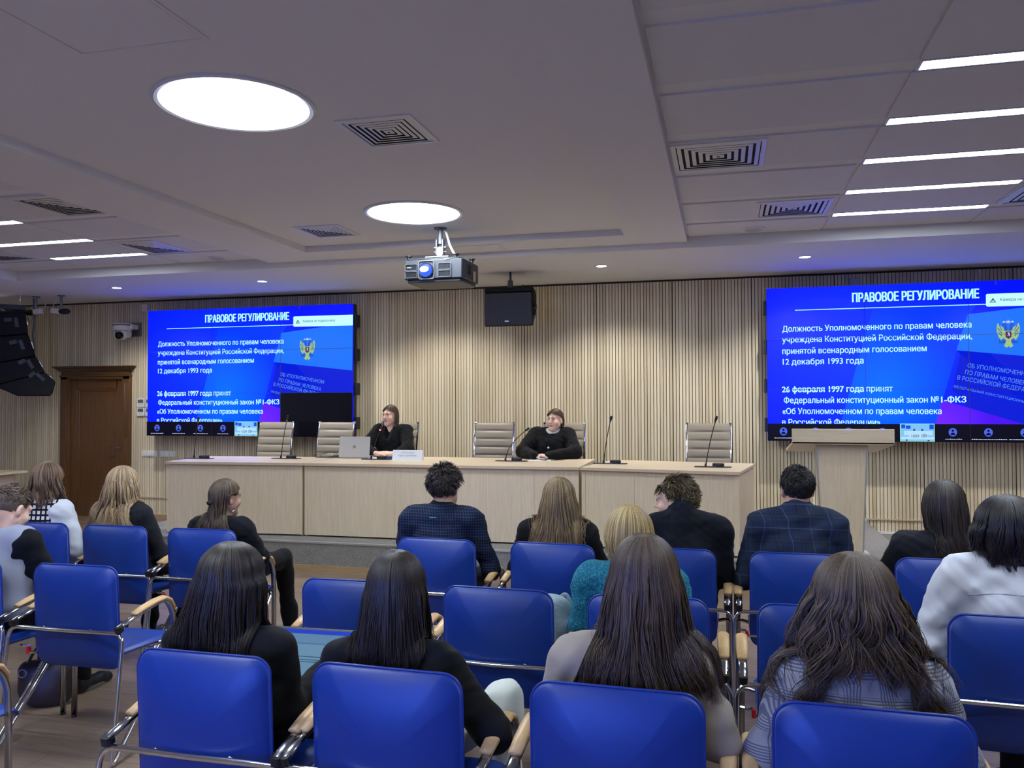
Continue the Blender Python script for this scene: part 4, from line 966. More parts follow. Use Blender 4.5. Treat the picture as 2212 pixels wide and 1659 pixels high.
def houndstooth():
    x = N('houndstooth_tweed'); o = x.sep(x.obj()); g = lambda v: (v, v, v); U = x.math('ADD', o[0], x.math('MULTIPLY', o[1], .5)); P = .035
    a = x.n_bw(bands(x, U, P, [(0, g(0)), (.62, g(1))])); b = x.n_bw(bands(x, o[2], P, [(0, g(0)), (.62, g(1))]))
    d = x.n_bw(bands(x, x.math('ADD', U, o[2]), P/4, [(0, g(0)), (.5, g(1))])); s = x.math('MULTIPLY', x.math('ADD', a, b), .5)
    f = x.math('GREATER_THAN', x.math('ADD', s, x.math('MULTIPLY', d, .3)), .45); x.col(x.mix(f, 'd9d7dc', '1a181c')).set(.9, 0, .1); x.bump(x.noise(x.obj(), 260, 2), .3, .003); return x.m
def check(name, base, line, P, mixv=.5):
    x = N(name); o = x.sep(x.obj()); g = lambda v: (v, v, v); U = x.math('ADD', o[0], x.math('MULTIPLY', o[1], .5))
    a = x.n_bw(bands(x, U, P, [(0, g(0)), (.72, g(1))])); b = x.n_bw(bands(x, o[2], P, [(0, g(0)), (.72, g(1))]))
    c = x.mix(x.math('MULTIPLY', x.math('MAXIMUM', a, b), mixv), base, line); x.col(c).set(.85, 0, .2); x.bump(x.noise(x.obj(), 380, 2), .15, .002); return x.m
def glen(name):
    x = N(name); o = x.sep(x.obj()); g = lambda v: (v, v, v); U = x.math('ADD', o[0], x.math('MULTIPLY', o[1], .5)); P = .085
    w1 = x.n_bw(bands(x, U, .0075, [(0, g(0)), (.5, g(1))])); w2 = x.n_bw(bands(x, o[2], .0075, [(0, g(0)), (.5, g(1))]))
    A = x.n_bw(bands(x, U, P, [(0, g(0)), (.5, g(1))])); B = x.n_bw(bands(x, o[2], P, [(0, g(0)), (.5, g(1))]))
    f = x.math('MAXIMUM', x.math('MULTIPLY', w1, A), x.math('MULTIPLY', w2, B)); x.col(x.mix(x.math('MULTIPLY', f, .75), '9a9ba6', '3c3f4c')).set(.85, 0, .2); x.bump(x.noise(x.obj(), 380, 2), .15, .002); return x.m
def knit(name, a, b, c):
    x = N(name); v = x.n('ShaderNodeTexVoronoi'); v.inputs['Scale'].default_value = 230; x.l(x.obj((1, 1, .6)), v.inputs['Vector'])
    n = x.noise(x.obj(), 60, 3); f = x.math('ADD', x.math('MULTIPLY', v.outputs['Distance'], .7), x.math('MULTIPLY', n, .4))
    x.col(x.ramp(f, [(.3, a), (.55, b), (.85, c)])).set(.8, 0, .3); x.bump(f, .8, .006); return x.m
C_BLACK = cloth('black_wool', '070709', '0b0b0e'); C_BLACK2 = cloth('black_knit', '06070a', '0a0c10', 180, .9, .3); C_NAVY = cloth('dark_navy_wool', '090c14', '10141e'); C_CHAR = cloth('charcoal_jersey', '14151a', '1e2026')
C_WHITE = cloth('white_cotton', 'c9cdda', 'dadde6', 500, .8, .05); C_BEIGE = cloth('greige_wool', '9a8f84', 'aca095', 350); C_TEAL = knit('teal_knit', '0e4a5c', '166f86', '3d9db0'); C_GREY = cloth('grey_melange', '84889a', '9ba0b2', 400)
C_PLAID = plaid('blue_plaid_wool', '1e2739', '0f131c', '45546f'); C_CHECK = check('navy_check_wool', '12161f', '2c3a5a', .016, .7); C_HOUND = houndstooth(); C_GLEN = glen('grey_glen_check'); C_TURT = cloth('dark_green_knit', '0c1c1c', '122626', 200, .9, .3)
C_TWHITE = cloth('white_trousers', 'bfc6c0', 'd0d6d0', 400); SHOE = plain('black_leather', '0e0e10', .4); SOLE = plain('rubber_sole', '5a564e', .7)
EYEW = plain('eye_white', 'e2ddd8', .15); IRIS = plain('iris_dark', '1a1512', .1)
# ---- head, hand
def head(F, M, c, s, nb, face=1, fem=False):
    T = lambda p: c+M@(np.array(p)*s); E = lambda p, r, k=.02, sub=False, R=None: F.ell(T(p), np.array(r)*s, M if R is None else M@R, k*s, sub); Cc = lambda a, b, ra, rb, k=.015, sub=False: F.cap(T(a), T(b), ra*s, rb*s, k*s, sub)
    E((0, -.014, .03), (.0745, .095, .088)); E((0, .035, -.03), (.058, .060, .085), .03)
    j = .9 if fem else 1
    for q in (-1, 1): Cc((q*.050*j, .008, -.055), (q*.012, .073, -.103), .024, .018, .03)
    E((0, .076, -.101), (.020, .018, .017), .02)
    F.cap(T((0, -.026, -.045)), nb, .050*s*(.92 if fem else 1), .055*s*(.92 if fem else 1), .03)
    for q in (-1, 1): E((q*.077, -.006, -.008), (.011, .020, .033), .008, False, rot(-12, 0, q*18)); E((q*.086, .001, -.004), (.006, .010, .018), .006, True)
    Cc((0, .088, .020), (0, .113, -.024), .008, .0125, .014)
    if face:
        for q in (-1, 1): E((q*.011, .100, -.029), (.009, .010, .008), .008)
        Cc((-.04, .079, .030), (.04, .079, .030), .012, .012, .02)
        for q in (-1, 1): E((q*.031, .098, .010), (.017, .014, .011), .014, True); E((q*.031, .080, .010), (.0145, .0125, .0125), .005); E((q*.044, .062, -.03), (.022, .024, .022), .03)
        Cc((-.017, .0925, -.055), (.017, .0925, -.055), .0065, .0065, .008); Cc((-.013, .0925, -.065), (.013, .0925, -.065), .0075, .0075, .008); E((0, .103, -.0602), (.024, .006, .0016), .003, True)
def hand(F, w, d, n, side, curl=.5, s=1., spread=.12):
    d = np.array(d, float); d /= np.linalg.norm(d); n = np.array(n, float); n -= d*(n@d); n /= np.linalg.norm(n); l = np.cross(d, n)*side   # l points to the thumb side
    w = np.array(w, float); P = lambda a, b, c_: w+(d*a+l*b+n*c_)*s
    for b in (-.026, -.009, .009, .026): F.cap(P(.012, b*.7, 0), P(.082, b, 0), .0145*s, .0125*s, .012)
    F.cap(P(-.03, 0, 0), P(.02, 0, 0), .024*s, .023*s, .02)
    for b, L, a0 in ((.027, .072, .6), (.0092, .08, .75), (-.009, .075, .85), (-.0262, .058, .95)):
        p = P(.085, b, 0); dr = d+l*(b*spread*8); dr /= np.linalg.norm(dr); an = 0
        for f_, r0, r1, kk in ((.45, .0095, .0085, 1), (.3, .0085, .0078, 1.15), (.25, .0078, .0065, .7)):
            an += curl*a0*kk; v = dr*math.cos(an)-n*math.sin(an); q = p+v*L*f_*s; F.cap(p, q, r0*s, r1*s, .004); p = q
    p = P(.022, .026, -.006); q = P(.05, .048, -.016-.012*curl); F.cap(p, q, .0135*s, .0105*s, .012); r = q+(d*.75+l*(.35-.5*curl)-n*.35)*.032*s; F.cap(q, r, .0102*s, .009*s, .005); F.cap(r, r+(d*.9-l*.25*curl-n*.3)*.024*s, .009*s, .007*s, .005)
# ---- hair
def strands_mesh(S, axis, wd, mat, name, parent, cap=None, flat=.5, tip=.15):
    n, m, _ = S.shape; T = np.gradient(S, axis=1); T /= np.linalg.norm(T, axis=2, keepdims=True)+1e-9
    nr = S-axis; nr[..., 2] *= .25; nr -= T*(nr*T).sum(2, keepdims=True); nr /= np.linalg.norm(nr, axis=2, keepdims=True)+1e-9
    sd = np.cross(T, nr); t = np.linspace(0, 1, m); w = (wd[:, None] if np.ndim(wd) else wd)*np.where(t < .12, .5+t/.24, 1-(1-tip)*np.clip((t-.45)/.55, 0, 1)**1.6)[None, :]
    V = np.stack([S+sd*w[..., None], S+nr*(w*flat)[..., None], S-sd*w[..., None], S-nr*(w*flat)[..., None]], 2).reshape(-1, 3)
    b = (np.arange(n)[:, None, None]*m+np.arange(m-1)[None, :, None])*4; k = np.arange(4)[None, None, :]; k2 = (k+1) % 4
    F = np.stack([b+k, b+4+k, b+4+k2, b+k2], -1).reshape(-1, 4)
    e0 = (np.arange(n)*m*4)[:, None]; F = np.concatenate([F, e0+np.array([0, 1, 2, 3]), e0+(m-1)*4+np.array([3, 2, 1, 0])])
    if cap is not None: F = np.concatenate([F, cap[1]+len(V)]); V = np.concatenate([V, cap[0]])
    me = new_mesh(name, V, F, mat, None, True, 0); return link(name, me, parent)
def dome(A, B, H, rows):
    # profile: (dz, rx, ry, xo, yo); dome of half axes A,B and height H, then listed rows
    z = np.linspace(0, 1, 14)**1.5*H; r = np.sqrt(np.clip(1-(1-z/H)**2, 0, 1))
    T = [(a, max(.004, A*b), max(.004, B*b), 0, 0) for a, b in zip(z, r)]
    return np.array(T+[tuple(r)+(0,)*(5-len(r)) for r in rows])
def long_hair(parent, top, tab, hyaw, mat, n=1100, phm=125, L=None, jit=.12, wave=(0, 0), clump=45, cl=.45, apex=(0, 0), wd=.0032, J=None, seed=1, margin=.006, part=0, m=22, fly=.02, name='hair', tip=.15, face_open=None, gather=None, vshape=0):
    q = np.random.RandomState(seed); L = L or tab[-1, 0]; top = np.array(top, float)
    n = int(n*1.3); phi = q.uniform(-phm, phm, n); cc = q.uniform(-phm, phm, clump); ci = np.abs(phi[:, None]-cc).argmin(1); t = np.linspace(0, 1, m)
    L = L*(1-vshape*np.clip(1-np.abs(phi)/75, 0, 1)); Ln = L*(1-jit*q.rand(n)**1.5-(.12*q.rand(clump)*jit*4)[ci]); dz = q.rand(n)[:, None]*.004+(Ln[:, None])*t[None, :]**1.35
    ph = np.radians(phi[:, None]+(cc[ci]-phi)[:, None]*cl*np.clip(dz/np.mean(L)*1.3-.2, 0, 1))
    lay = (1-.11*q.rand(n)**1.5)[:, None]+.0*t
    if face_open is not None:
        z0, a0 = face_open; over = np.clip((dz-z0)/.05, 0, 1); lim = math.radians(phm)+(math.radians(a0)-math.radians(phm))*over; ph = np.clip(ph, -lim, lim)
    g = lambda i: np.interp(dz, tab[:, 0], tab[:, i])
    wv = wave[0]*np.clip((dz-.08)/(.15), 0, 1); p0 = (q.rand(clump)*6.28)[ci][:, None]+q.normal(0, .5, n)[:, None]
    ang = dz*wave[1]+p0; rx, ry = g(1)*lay+wv*np.sin(ang), g(2)*lay+wv*np.cos(ang)
    x = rx*np.sin(ph)+wv*np.cos(ang)*.8; y = -ry*np.cos(ph); a, b = math.cos(math.radians(hyaw)), math.sin(math.radians(hyaw))
    bl = np.clip(1-dz/.07, 0, 1); x += apex[0]*bl; y += apex[1]*bl
    fl = (q.normal(0, fly, (n, 1))*np.clip(t-.3, 0, 1)[None, :]**2)*(q.rand(n, 1) < .25)
    S = np.stack([a*x-b*y+g(3)+fl, b*x+a*y+g(4)-abs(fl)*.5, -dz], -1)+top
    # cap surface just inside
    pz = np.concatenate([tab[:14, 0], np.linspace(tab[13, 0], np.min(L)*.9, 14)[1:]]); pp = np.radians(np.linspace(-phm, phm, 33)); Z, Pp = np.meshgrid(pz, pp, indexing='ij')
    if face_open is not None: over = np.clip((Z-face_open[0])/.05, 0, 1); lim = math.radians(phm)+(math.radians(face_open[1])-math.radians(phm))*over; Pp = np.clip(Pp, -lim, lim)
    h = lambda i: np.interp(Z, tab[:, 0], tab[:, i]); cx_, cy_ = h(1)*.88*np.sin(Pp), -h(2)*.88*np.cos(Pp); bl = np.clip(1-Z/.07, 0, 1); cx_ += apex[0]*bl; cy_ += apex[1]*bl
    Cp = np.stack([a*cx_-b*cy_+h(3), b*cx_+a*cy_+h(4), -Z-.006], -1)+top
    if J is not None: S = J.push(S, margin+q.rand(n)[:, None]*.012); Cp = J.push(Cp, .002)
    r, c_ = Z.shape; i = (np.arange(r-1)[:, None]*c_+np.arange(c_-1)[None, :]).ravel(); cf = np.stack([i, i+c_, i+c_+1, i+1], -1)
    axis = np.array((top[0], top[1]+.03, 0)); axis = np.stack([S[..., 0]*0+top[0], S[..., 1]*0+top[1]+.03, np.minimum(S[..., 2], top[2]-.1)], -1)
    return strands_mesh(S, axis, wd*.8*(.7+.6*q.rand(n)), mat, name, parent, (Cp.reshape(-1, 3), cf), tip=tip)
def short_hair(parent, c, M, s, mat, n=1500, L=.035, region=None, comb=(0, -.4, -.7), lift=.5, curl=0, seed=1, wd=.0028, grow=None, name='hair', clump=70, m=7, r=(.0765, .098, .091)):
    q = np.random.RandomState(seed); r = np.array(r); u = q.normal(size=(n*3, 3)); u /= np.linalg.norm(u, axis=1)[:, None]; P = u*r+np.array((0, -.014, .03)); ok = region(P); P, u = P[ok][:n], u[ok][:n]; n = len(P)
    cs = P[q.randint(0, n, clump)]; ci = ((P[:, None]-cs)**2).sum(2).argmin(1); rd = q.normal(0, 1, (clump, 3))[ci]
    nr = u/r; nr /= np.linalg.norm(nr, axis=1)[:, None]; cb = np.array(comb)+rd*.35+q.normal(0, .15, (n, 3)); cb -= nr*(cb*nr).sum(1)[:, None]; cb /= np.linalg.norm(cb, axis=1)[:, None]+1e-9
    ln = (L*(.7+.5*q.rand(n)))*(grow(P) if grow else 1); t = np.linspace(0, 1, m); S = P[:, None]+(nr*lift)[:, None]*(ln[:, None]*(t-.35*t*t*(1-lift*.5)))[..., None]+cb[:, None]*(ln[:, None]*t**1.3*(1.15-lift*.4))[..., None]
    if curl: S += curl*np.stack([np.sin(t*5+rd[:, :1]*3), np.cos(t*5+rd[:, 1:2]*3), np.sin(t*4+rd[:, 2:]*3)], -1)*t[None, :, None]
    G = np.array([(a, b) for a in np.linspace(-math.pi, math.pi, 49) for b in np.linspace(-math.pi/2, math.pi/2, 25)])
    D = np.stack([np.cos(G[:, 1])*np.cos(G[:, 0]), np.cos(G[:, 1])*np.sin(G[:, 0]), np.sin(G[:, 1])], -1); Cp = D*(r*1.015)+np.array((0, -.014, .03)); i = (np.arange(48)[:, None]*25+np.arange(24)[None, :]).ravel(); cf = np.stack([i, i+25, i+26, i+1], -1)
    cf = cf[region(Cp[cf].mean(1))]
    W = lambda X: c+(X*s)@M.T
    return strands_mesh(W(S), c+M@np.array((0, -.01, .02))*s, wd*(.7+.6*q.rand(n)), mat, name, parent, (W(Cp), cf), tip=.25)
def obj_from(F, name, mat, parent, smooth=0):
    V, Fc = F.mesh(); me = new_mesh(name, V, Fc, mat, None, True, 0); o = link(name, me, parent); return o
def person(label, loc, rz, top, hx=0, hy=.2, hyaw=0, hpit=0, hroll=0, sx=0, shw=.185, shz=None, shy=None, bulk=1., arms=None, fem=False, skin=SKIN, jacket=C_BLACK, jname='jacket', vest=None, collar=None, pants=C_BLACK, knees=None, feet=None, hs=None, face=0, h=.007, wr=.0022, seed=1, neckc=.0, slv=1., jz=.0, vneck=None, stand=False, inner=None, nbz=.055, ncut=None, hand_on=(True, True), hair=None, boots=False, curlh=.55, hdir=None, hnorm=None, sleeve_end=.0, vshape=0, wrk=.0018):
    root = thing('person', label, 'person', (loc[0], loc[1]+(.04 if loc[2] == 0 else 0), loc[2]), rz)
    hs = hs or (.93 if fem else 1.0); c = np.array((hx, hy, top-.122*hs-.012)); M = rot(-hpit, hroll, hyaw); shz = shz or top-.30; shy = hy-.03 if shy is None else shy
    nb = np.array((sx+(hx-sx)*.45, shy+.0, shz+nbz)); hip = np.array((sx*.6, .205, .565)); ch = np.array((sx*.9, (shy*.75+hip[1]*.25), shz-.13))
    SL, SR = np.array((sx-shw, shy+.005, shz)), np.array((sx+shw, shy+.005, shz))
    arms = arms or {}; aL = arms.get('L', ((-shw-.055, .27, .72), (-.10, .52, .64))); aR = arms.get('R', ((shw+.055, .27, .72), (.10, .52, .64)))
    lo, hi = np.array((-.5, -.05, .40)), np.array((.5, .85, top+.03)); A = [(SL, np.array(aL[0])+(sx*.0, 0, 0), np.array(aL[1]), -1), (SR, np.array(aR[0]), np.array(aR[1]), 1)]
    # body: one continuous skin surface (head, neck, trunk core, arms, hands)
    B = SDF(lo, hi, wr if False else (h*.72 if face else h*.86))
    head(B, M, c, hs, nb, face, fem); up = c+M@np.array((0, -.026, -.02))*hs-nb; up /= np.linalg.norm(up)
    B.cap(nb, ch, .05, .1, .04); B.cap(ch, hip, .1, .12, .04); B.cap(SL, SR, .04, .04, .04)
    for i, (S, E, W, sd) in enumerate(A):
        B.cap(S, E, .042, .036, .02); B.cap(E, W, .036*(.92 if fem else 1), .024, .02)
        if hand_on[i]:
            d = (hdir[i] if hdir and hdir[i] is not None else (W-E)); n_ = hnorm[i] if hnorm and hnorm[i] is not None else (0, 0, 1); hand(B, W, d, n_, sd*1 if sd > 0 else -1, curlh, .92 if fem else 1.02)
    body = obj_from(B, 'body', [skin, LIP], root)
    if face:
        me = body.data; V = np.zeros(len(me.vertices)*3); me.vertices.foreach_get('co', V); V = ((V.reshape(-1, 3)-c)@M)/hs; Fc = np.zeros(len(me.polygons)*3); me.polygons.foreach_get('center', Fc); Q = ((Fc.reshape(-1, 3)-c)@M)/hs
        lip = (np.abs(Q[:, 0])/.024)**2+((Q[:, 2]+.0605)/.0115)**2 < 1; lip &= Q[:, 1] > .085; mi = np.where(lip, 1, 0).astype(np.int32); me.polygons.foreach_set('material_index', mi)
        for q in (-1, 1):
            T = lambda p: tuple(c+M@(np.array(p)*hs)); ey = MB().sphere(T((q*.031, .0835, .010)), .0112*hs, 10).build('eye', EYEW, root, sharp=0); MB().sphere(T((q*.030-.002, .0915, .0105)), .0062*hs, 8).build('iris', IRIS, ey, sharp=0)
            MB().tube([T((q*.013, .0955, .034)), T((q*.03, .093, .038)), T((q*.05, .078, .031))], [.0028, .0035, .0015], 6).build('eyebrow', hair['mat'] if hair else H_DARK, root, sharp=0)
            MB().tube([T((q*.017, .0925, .012)), T((q*.03, .0965, .0185)), T((q*.046, .084, .013))], [.0016, .0022, .0012], 5).build('eyelash', IRIS, root, sharp=0)
    # upper garment
    J = SDF(lo, hi, h); bw = bulk
    def torso(G, e, sl=True):
        G.ell(hip+(0, 0, .03), (.178*bw+e, .135*bw+e, .15), None, .05); G.ell(((ch+hip)/2)+(0, 0, .02), (.15*bw+e, .112*bw+e, .19), None, .06); G.ell(ch, (.165*bw+e, .118*bw+e, .18), None, .06)
        G.cap(SL+(.045, 0, -.012), SR-(.045, 0, .012), .062+e, .062+e, .05)
        for S in (SL, SR): G.cap(nb+(0, -.01, -.03), S+(nb-S)*.25+(0, 0, .012), .05+e, .046+e, .05)
    torso(J, .004)
    for S, E, W, sd in A: J.cap(S+(-sd*.008, 0, -.004), E, .064*slv, .052*slv, .045); J.cap(E, W-(W-E)/np.linalg.norm(W-E)*sleeve_end, .052*slv, .037*slv, .035)
    if collar is not None or stand: J.cap(nb+(0, -.01, -.06), nb+(0, -.004, .012), .082, .064, .03)
    J.ripple(wrk, 42, seed); J.ripple(.0009, 95, seed+5)
    if jz is not None: J.cut((0, 0, .43), (0, 0, -1))
    nr = ncut or (.050*hs if collar is not None else .060*hs+.003); J.cap(nb+up*.12+(0, .012, 0), nb+(0, .012+(.025 if inner else 0), .005+neckc), nr-.006, nr, .008, True)
    if vneck: J.cap(nb+(0, .10, .05), (nb[0], nb[1]+.128, nb[2]-vneck), .080, .022, .006, True)
    g = obj_from(J, jname, jacket, root)
    if inner:
        G = SDF(nb-(.16, .2, .2), nb+(.16, .26, .12), .006); torso(G, -.008); G.cap(nb+up*.1, nb+(0, .012, .0), .052*hs, .060*hs, .008, True); G.cut((0, 0, nb[2]-.15), (0, 0, -1)); G.cut((0, 0, nb[2]+.055), (0, 0, 1)); obj_from(G, 'shirt', inner, root)
    if vest is not None:
        Vv = SDF(lo, hi, h); torso(Vv, .014); Vv.cut((0, 0, .46), (0, 0, -1)); x_ = shw-.002
        for s in (-1, 1): Vv.cut((sx+s*x_, 0, shz), (s*.95, 0, .05))
        Vv.cap(nb+up*.1, nb+(0, .01, .01), .062, .068, .008, True); obj_from(Vv, 'vest', vest, root)
    if collar is not None:
        ch_, cr = collar[1], collar[2]; G = SDF(nb-(.13, .13, .1), nb+(.13, .13, .16), .0045); a0 = nb-up*.05; a1 = nb+up*ch_
        G.cap(a0, a1, cr+.014, cr, .02); G.cut(tuple(a1), tuple(up)); G.cap(a0-up*.06, a1+up*.09, .050*hs, .050*hs, .006, True); obj_from(G, 'collar', collar[0], root)
    # trousers and shoes
    P = SDF((-.5, -.02, .02), (.5, .95, .80), .011); kn = knees or ((-.11+sx*.5, .60, .55), (.11+sx*.5, .60, .55)); ft = feet or ((-.12+sx*.5, .56, .0), (.12+sx*.5, .56, .0))
    P.ell(hip+(0, 0, -.0), (.175*bw, .13*bw, .105), None, .05)
    for i, s in enumerate((-1, 1)):
        k_ = np.array(kn[i]); f_ = np.array(ft[i]); P.cap(hip+(s*.085, .02, -.005), k_, .083, .065, .05); P.cap(k_, f_+(0, -.02, .09), .064, .05, .035)
    P.ripple(.0028, 38, seed+9); P.cut((0, 0, .46+.0), (0, -1, -1.2), 0) if False else None
    obj_from(P, 'trousers', pants, root)
    for i, s in enumerate((-1, 1)):
        f_ = np.array(ft[i]); hgt = .13 if boots else .085; Q = SDF(f_+(-.08, -.14, -.01), f_+(.08, .24, .22), .0075); Q.cap(f_+(0, -.045, .045), f_+(0, .12, .032), .037, .036, .03); Q.cap(f_+(0, .12, .032), f_+(s*.008, .17, .028), .036, .028, .02); Q.cap(f_+(0, -.035, .04), f_+(0, -.02, hgt), .036, .046, .03); Q.cut(tuple(f_+(0, 0, .006)), (0, 0, -1)); so = obj_from(Q, 'shoe', SHOE, root)
        m = MB(); pl = [(a*.043*(1-.18*max(0, b)), b*.128+.062) for a, b in [(math.cos(t), math.sin(t)) for t in np.linspace(0, 2*math.pi, 25)[:-1]]]; m.prism([(f_[0]+a, f_[1]+b) for a, b in pl], .001, .022, 2); m.build('sole', SOLE, so)
    return dict(root=root, c=c, M=M, hs=hs, J=J, nb=nb, top=np.array((hx, hy-.012, top)))
# ------------------------------------------------------------------ the audience and the two speakers
def scalp(P): return ((P[:, 2] > .066) & (P[:, 1] < .080)) | ((P[:, 1] < .030) & (P[:, 2] > .022)) | ((P[:, 1] < -.012) & (P[:, 2] > -.02)) | ((P[:, 1] < -.036) & (P[:, 2] > -.075))
FO = (.075, 96)
def LH(p, tab, mat, **k):
    k.setdefault('face_open', FO); return long_hair(p['root'], p['top'], tab, k.pop('hyaw', 0), mat, J=p['J'], **k)
# first row, nearest the stage
p = person('woman with wavy light brown hair in a houndstooth vest over a white blouse', (-4.33, R1, 0), 0, 1.262, hx=-.095, hyaw=8, sx=-.10, shw=.155, shz=.935, fem=True, jacket=C_WHITE, jname='blouse', vest=C_HOUND, arms={'R': ((.135, .20, .66), (.13, .46, .60)), 'L': ((-.32, .24, .68), (-.2, .5, .62))}, slv=1.12, hand_on=(True, True), seed=1)
LH(p, dome(.096, .108, .11, [(.15, .102, .11), (.22, .118, .105), (.30, .108, .10), (.37, .085, .10)]), H_CHEST, hyaw=4, phm=150, wave=(.013, 42), L=.315, jit=.1, clump=38, cl=.75, seed=2, wd=.0034)
p = person('woman with long wavy ash-blonde hair and a charcoal top, before the brown door', (-3.74, R1, 0), 0, 1.242, hx=-.085, hyaw=6, sx=-.075, shw=.155, shz=.925, fem=True, jacket=C_CHAR, jname='top', arms={'R': ((.165, .25, .66), (.235, .50, .60)), 'L': ((-.3, .25, .68), (-.1, .5, .62))}, seed=2, curlh=.35)
LH(p, dome(.098, .11, .11, [(.14, .115, .115), (.23, .128, .11, -.015), (.33, .165, .11, -.045, 0), (.42, .19, .12, -.065, 0), (.48, .185, .12, -.07, 0)]), H_BLONDE, hyaw=2, wave=(.012, 30), L=.45, seed=3, clump=40, cl=.6, wd=.0034)
p = person('woman in black with half-tied brown hair looking right, beside the left aisle', (-3.11, R1, 0), 0, 1.172, hx=.045, hyaw=-20, hpit=4, sx=.03, shw=.175, shz=.855, fem=True, jacket=C_BLACK2, jname='dress', face=1, arms={'R': ((.255, .26, .66), (.16, .52, .61)), 'L': ((-.2, .26, .68), (-.02, .52, .62))}, knees=((-.02, .66, .56), (.15, .72, .565)), feet=((-.03, .70, 0), (.155, .84, 0)), boots=True, seed=3, hair=dict(mat=H_ASH))
LH(p, dome(.088, .104, .105, [(.13, .080, .104), (.17, .070, .10), (.22, .072, .09, -.01, -.01), (.32, .12, .09, -.02, -.02), (.40, .14, .1, -.02, -.02)]), H_BROWN, hyaw=-20, phm=172, face_open=(.05, 72), L=.37, wave=(.006, 26), seed=4, clump=40, cl=.5, fly=.03)
def tie(p):
    q = np.random.RandomState(5); n = 70; t = np.linspace(0, 1, 12); c, M, s = p['c'], p['M'], p['hs']; S = []
    for sd in (1, -1):
        for k in range(n//2):
            z0 = .075-.05*q.rand(); a0 = np.array((sd*.070, .055-.03*q.rand(), z0)); a1 = np.array((sd*(.094+.004*q.rand()), -.03, .012+.025*q.rand())); a2 = np.array((sd*.006*q.rand(), -.124-.004*q.rand(), -.028+.02*q.rand()))
            S.append([(1-u)**2*a0+2*u*(1-u)*a1*(1.06, 1, 1)+u*u*a2 for u in t])
    S = c+np.array(S)@M.T*s; strands_mesh(S, c, .0034, H_BROWN, 'tied_strands', p['root'])
    m = MB(); d = c+M@np.array((0, -.128, -.03))*s; m.sphere(tuple(d), .014, 8, sc=(1.3, .6, 1)); m.build('hair_clip', MT['black'], p['root'])
    m = MB(); e = c+M@np.array((.080, .002, -.052))*s; m.tube([e+M@np.array((0, .016*math.cos(a), .016*math.sin(a)-.014)) for a in np.linspace(0, 6.28, 16)], .0016, 6); m.build('earring', MT['chrome'], p['root'])
tie(p)
p = person('man with tousled dark hair in a dark blue checked jacket and green turtleneck', (-1.59, R1, 0), 0, 1.280, hx=-.008, hyaw=-8, sx=-.02, shw=.205, shz=.965, bulk=1.08, jacket=C_CHECK, collar=(C_TURT, .04, .062), nbz=.065, arms={'R': ((.275, .20, .68), (.20, .48, .65)), 'L': ((-.27, .2, .70), (-.15, .5, .64))}, seed=4)
short_hair(p['root'], p['c'], p['M'], p['hs'], H_TOUS, n=2600, L=.046, region=scalp, comb=(.1, -.35, -.35), lift=.5, curl=.007, seed=5, wd=.0034, grow=lambda P: np.clip(.45+(P[:, 2]+.03)/.11, .3, 1.15), clump=110)
m = MB(); yb = None
def back_y(J, x, z):
    for y in np.arange(-.04, .5, .002):
        if J.sample(np.array([[x, y, z]]))[0] < 0: return y
    return .1
y_ = back_y(p['J'], -.035, .985); m.tube([(-.06, y_-.001, .988), (-.045, y_-.003, .985), (-.012, y_-.001, .987)], [.001, .004, .001], 6); m.build('thread', plain('teal_thread', '1c8a94', .6), p['root'])
p = person('woman with long straight dark-blonde hair over a black jacket, facing the table', (-.92, R1, 0), 0, 1.225, hx=.01, sx=.005, shw=.182, shz=.905, fem=True, jacket=C_BLACK, seed=5, arms={'R': ((.25, .24, .67), (.1, .5, .62)), 'L': ((-.25, .24, .68), (-.1, .5, .62))})
LH(p, dome(.094, .108, .11, [(.155, .108, .115), (.25, .128, .115), (.37, .165, .12, -.008, 0), (.47, .175, .12, -.01, 0)]), H_DBLONDE, L=.45, wave=(.003, 18), n=1300, seed=6, clump=60, cl=.35)
p = person('young man with sandy hair in profile looking left, dark navy jacket', (-.285, R1, 0), 0, 1.238, hx=.022, hy=.22, hyaw=80, hpit=6, hroll=-4, sx=.085, shw=.19, shz=.965, shy=.16, bulk=1.08, skin=SKIN2, jacket=C_NAVY, nbz=.08, stand=True, face=1, seed=6, arms={'R': ((.28, .22, .70), (.2, .5, .64)), 'L': ((-.13, .24, .70), (-.05, .5, .64))}, hair=dict(mat=H_SAND))
short_hair(p['root'], p['c'], p['M'], p['hs'], H_SAND, n=2000, L=.058, region=lambda P: ((P[:, 2] > .07) & (P[:, 1] < .085)) | ((P[:, 1] < .03) & (P[:, 2] > .03)) | ((P[:, 1] < -.026) & (P[:, 2] > -.08)), comb=(-.1, -.5, -.55), lift=.32, curl=.006, seed=7, wd=.004, clump=70, grow=lambda P: np.where(P[:, 1] > .04, .8, 1.)*np.where((np.abs(P[:, 0]) > .055) & (P[:, 2] < .07) & (P[:, 1] > -.04), .5, 1.))
p = person('man with short black hair in a blue plaid jacket and black turtleneck, before the lectern', (.36, R1, 0), 0, 1.315, hx=.010, hyaw=14, sx=.005, shw=.205, shz=1.0, bulk=1.08, jacket=C_PLAID, collar=(C_BLACK, .03, .062), nbz=.085, arms={'R': ((.27, .22, .70), (.18, .5, .64)), 'L': ((-.262, .18, .70), (-.18, .46, .66))}, seed=7, neckc=.01)
short_hair(p['root'], p['c'], p['M'], p['hs'], H_BLACK, n=2200, L=.024, region=scalp, comb=(.3, -.3, -.7), lift=.35, seed=8, wd=.003, clump=200, grow=lambda P: np.clip(.5+(P[:, 2]+.05)/.12, .4, 1.3))
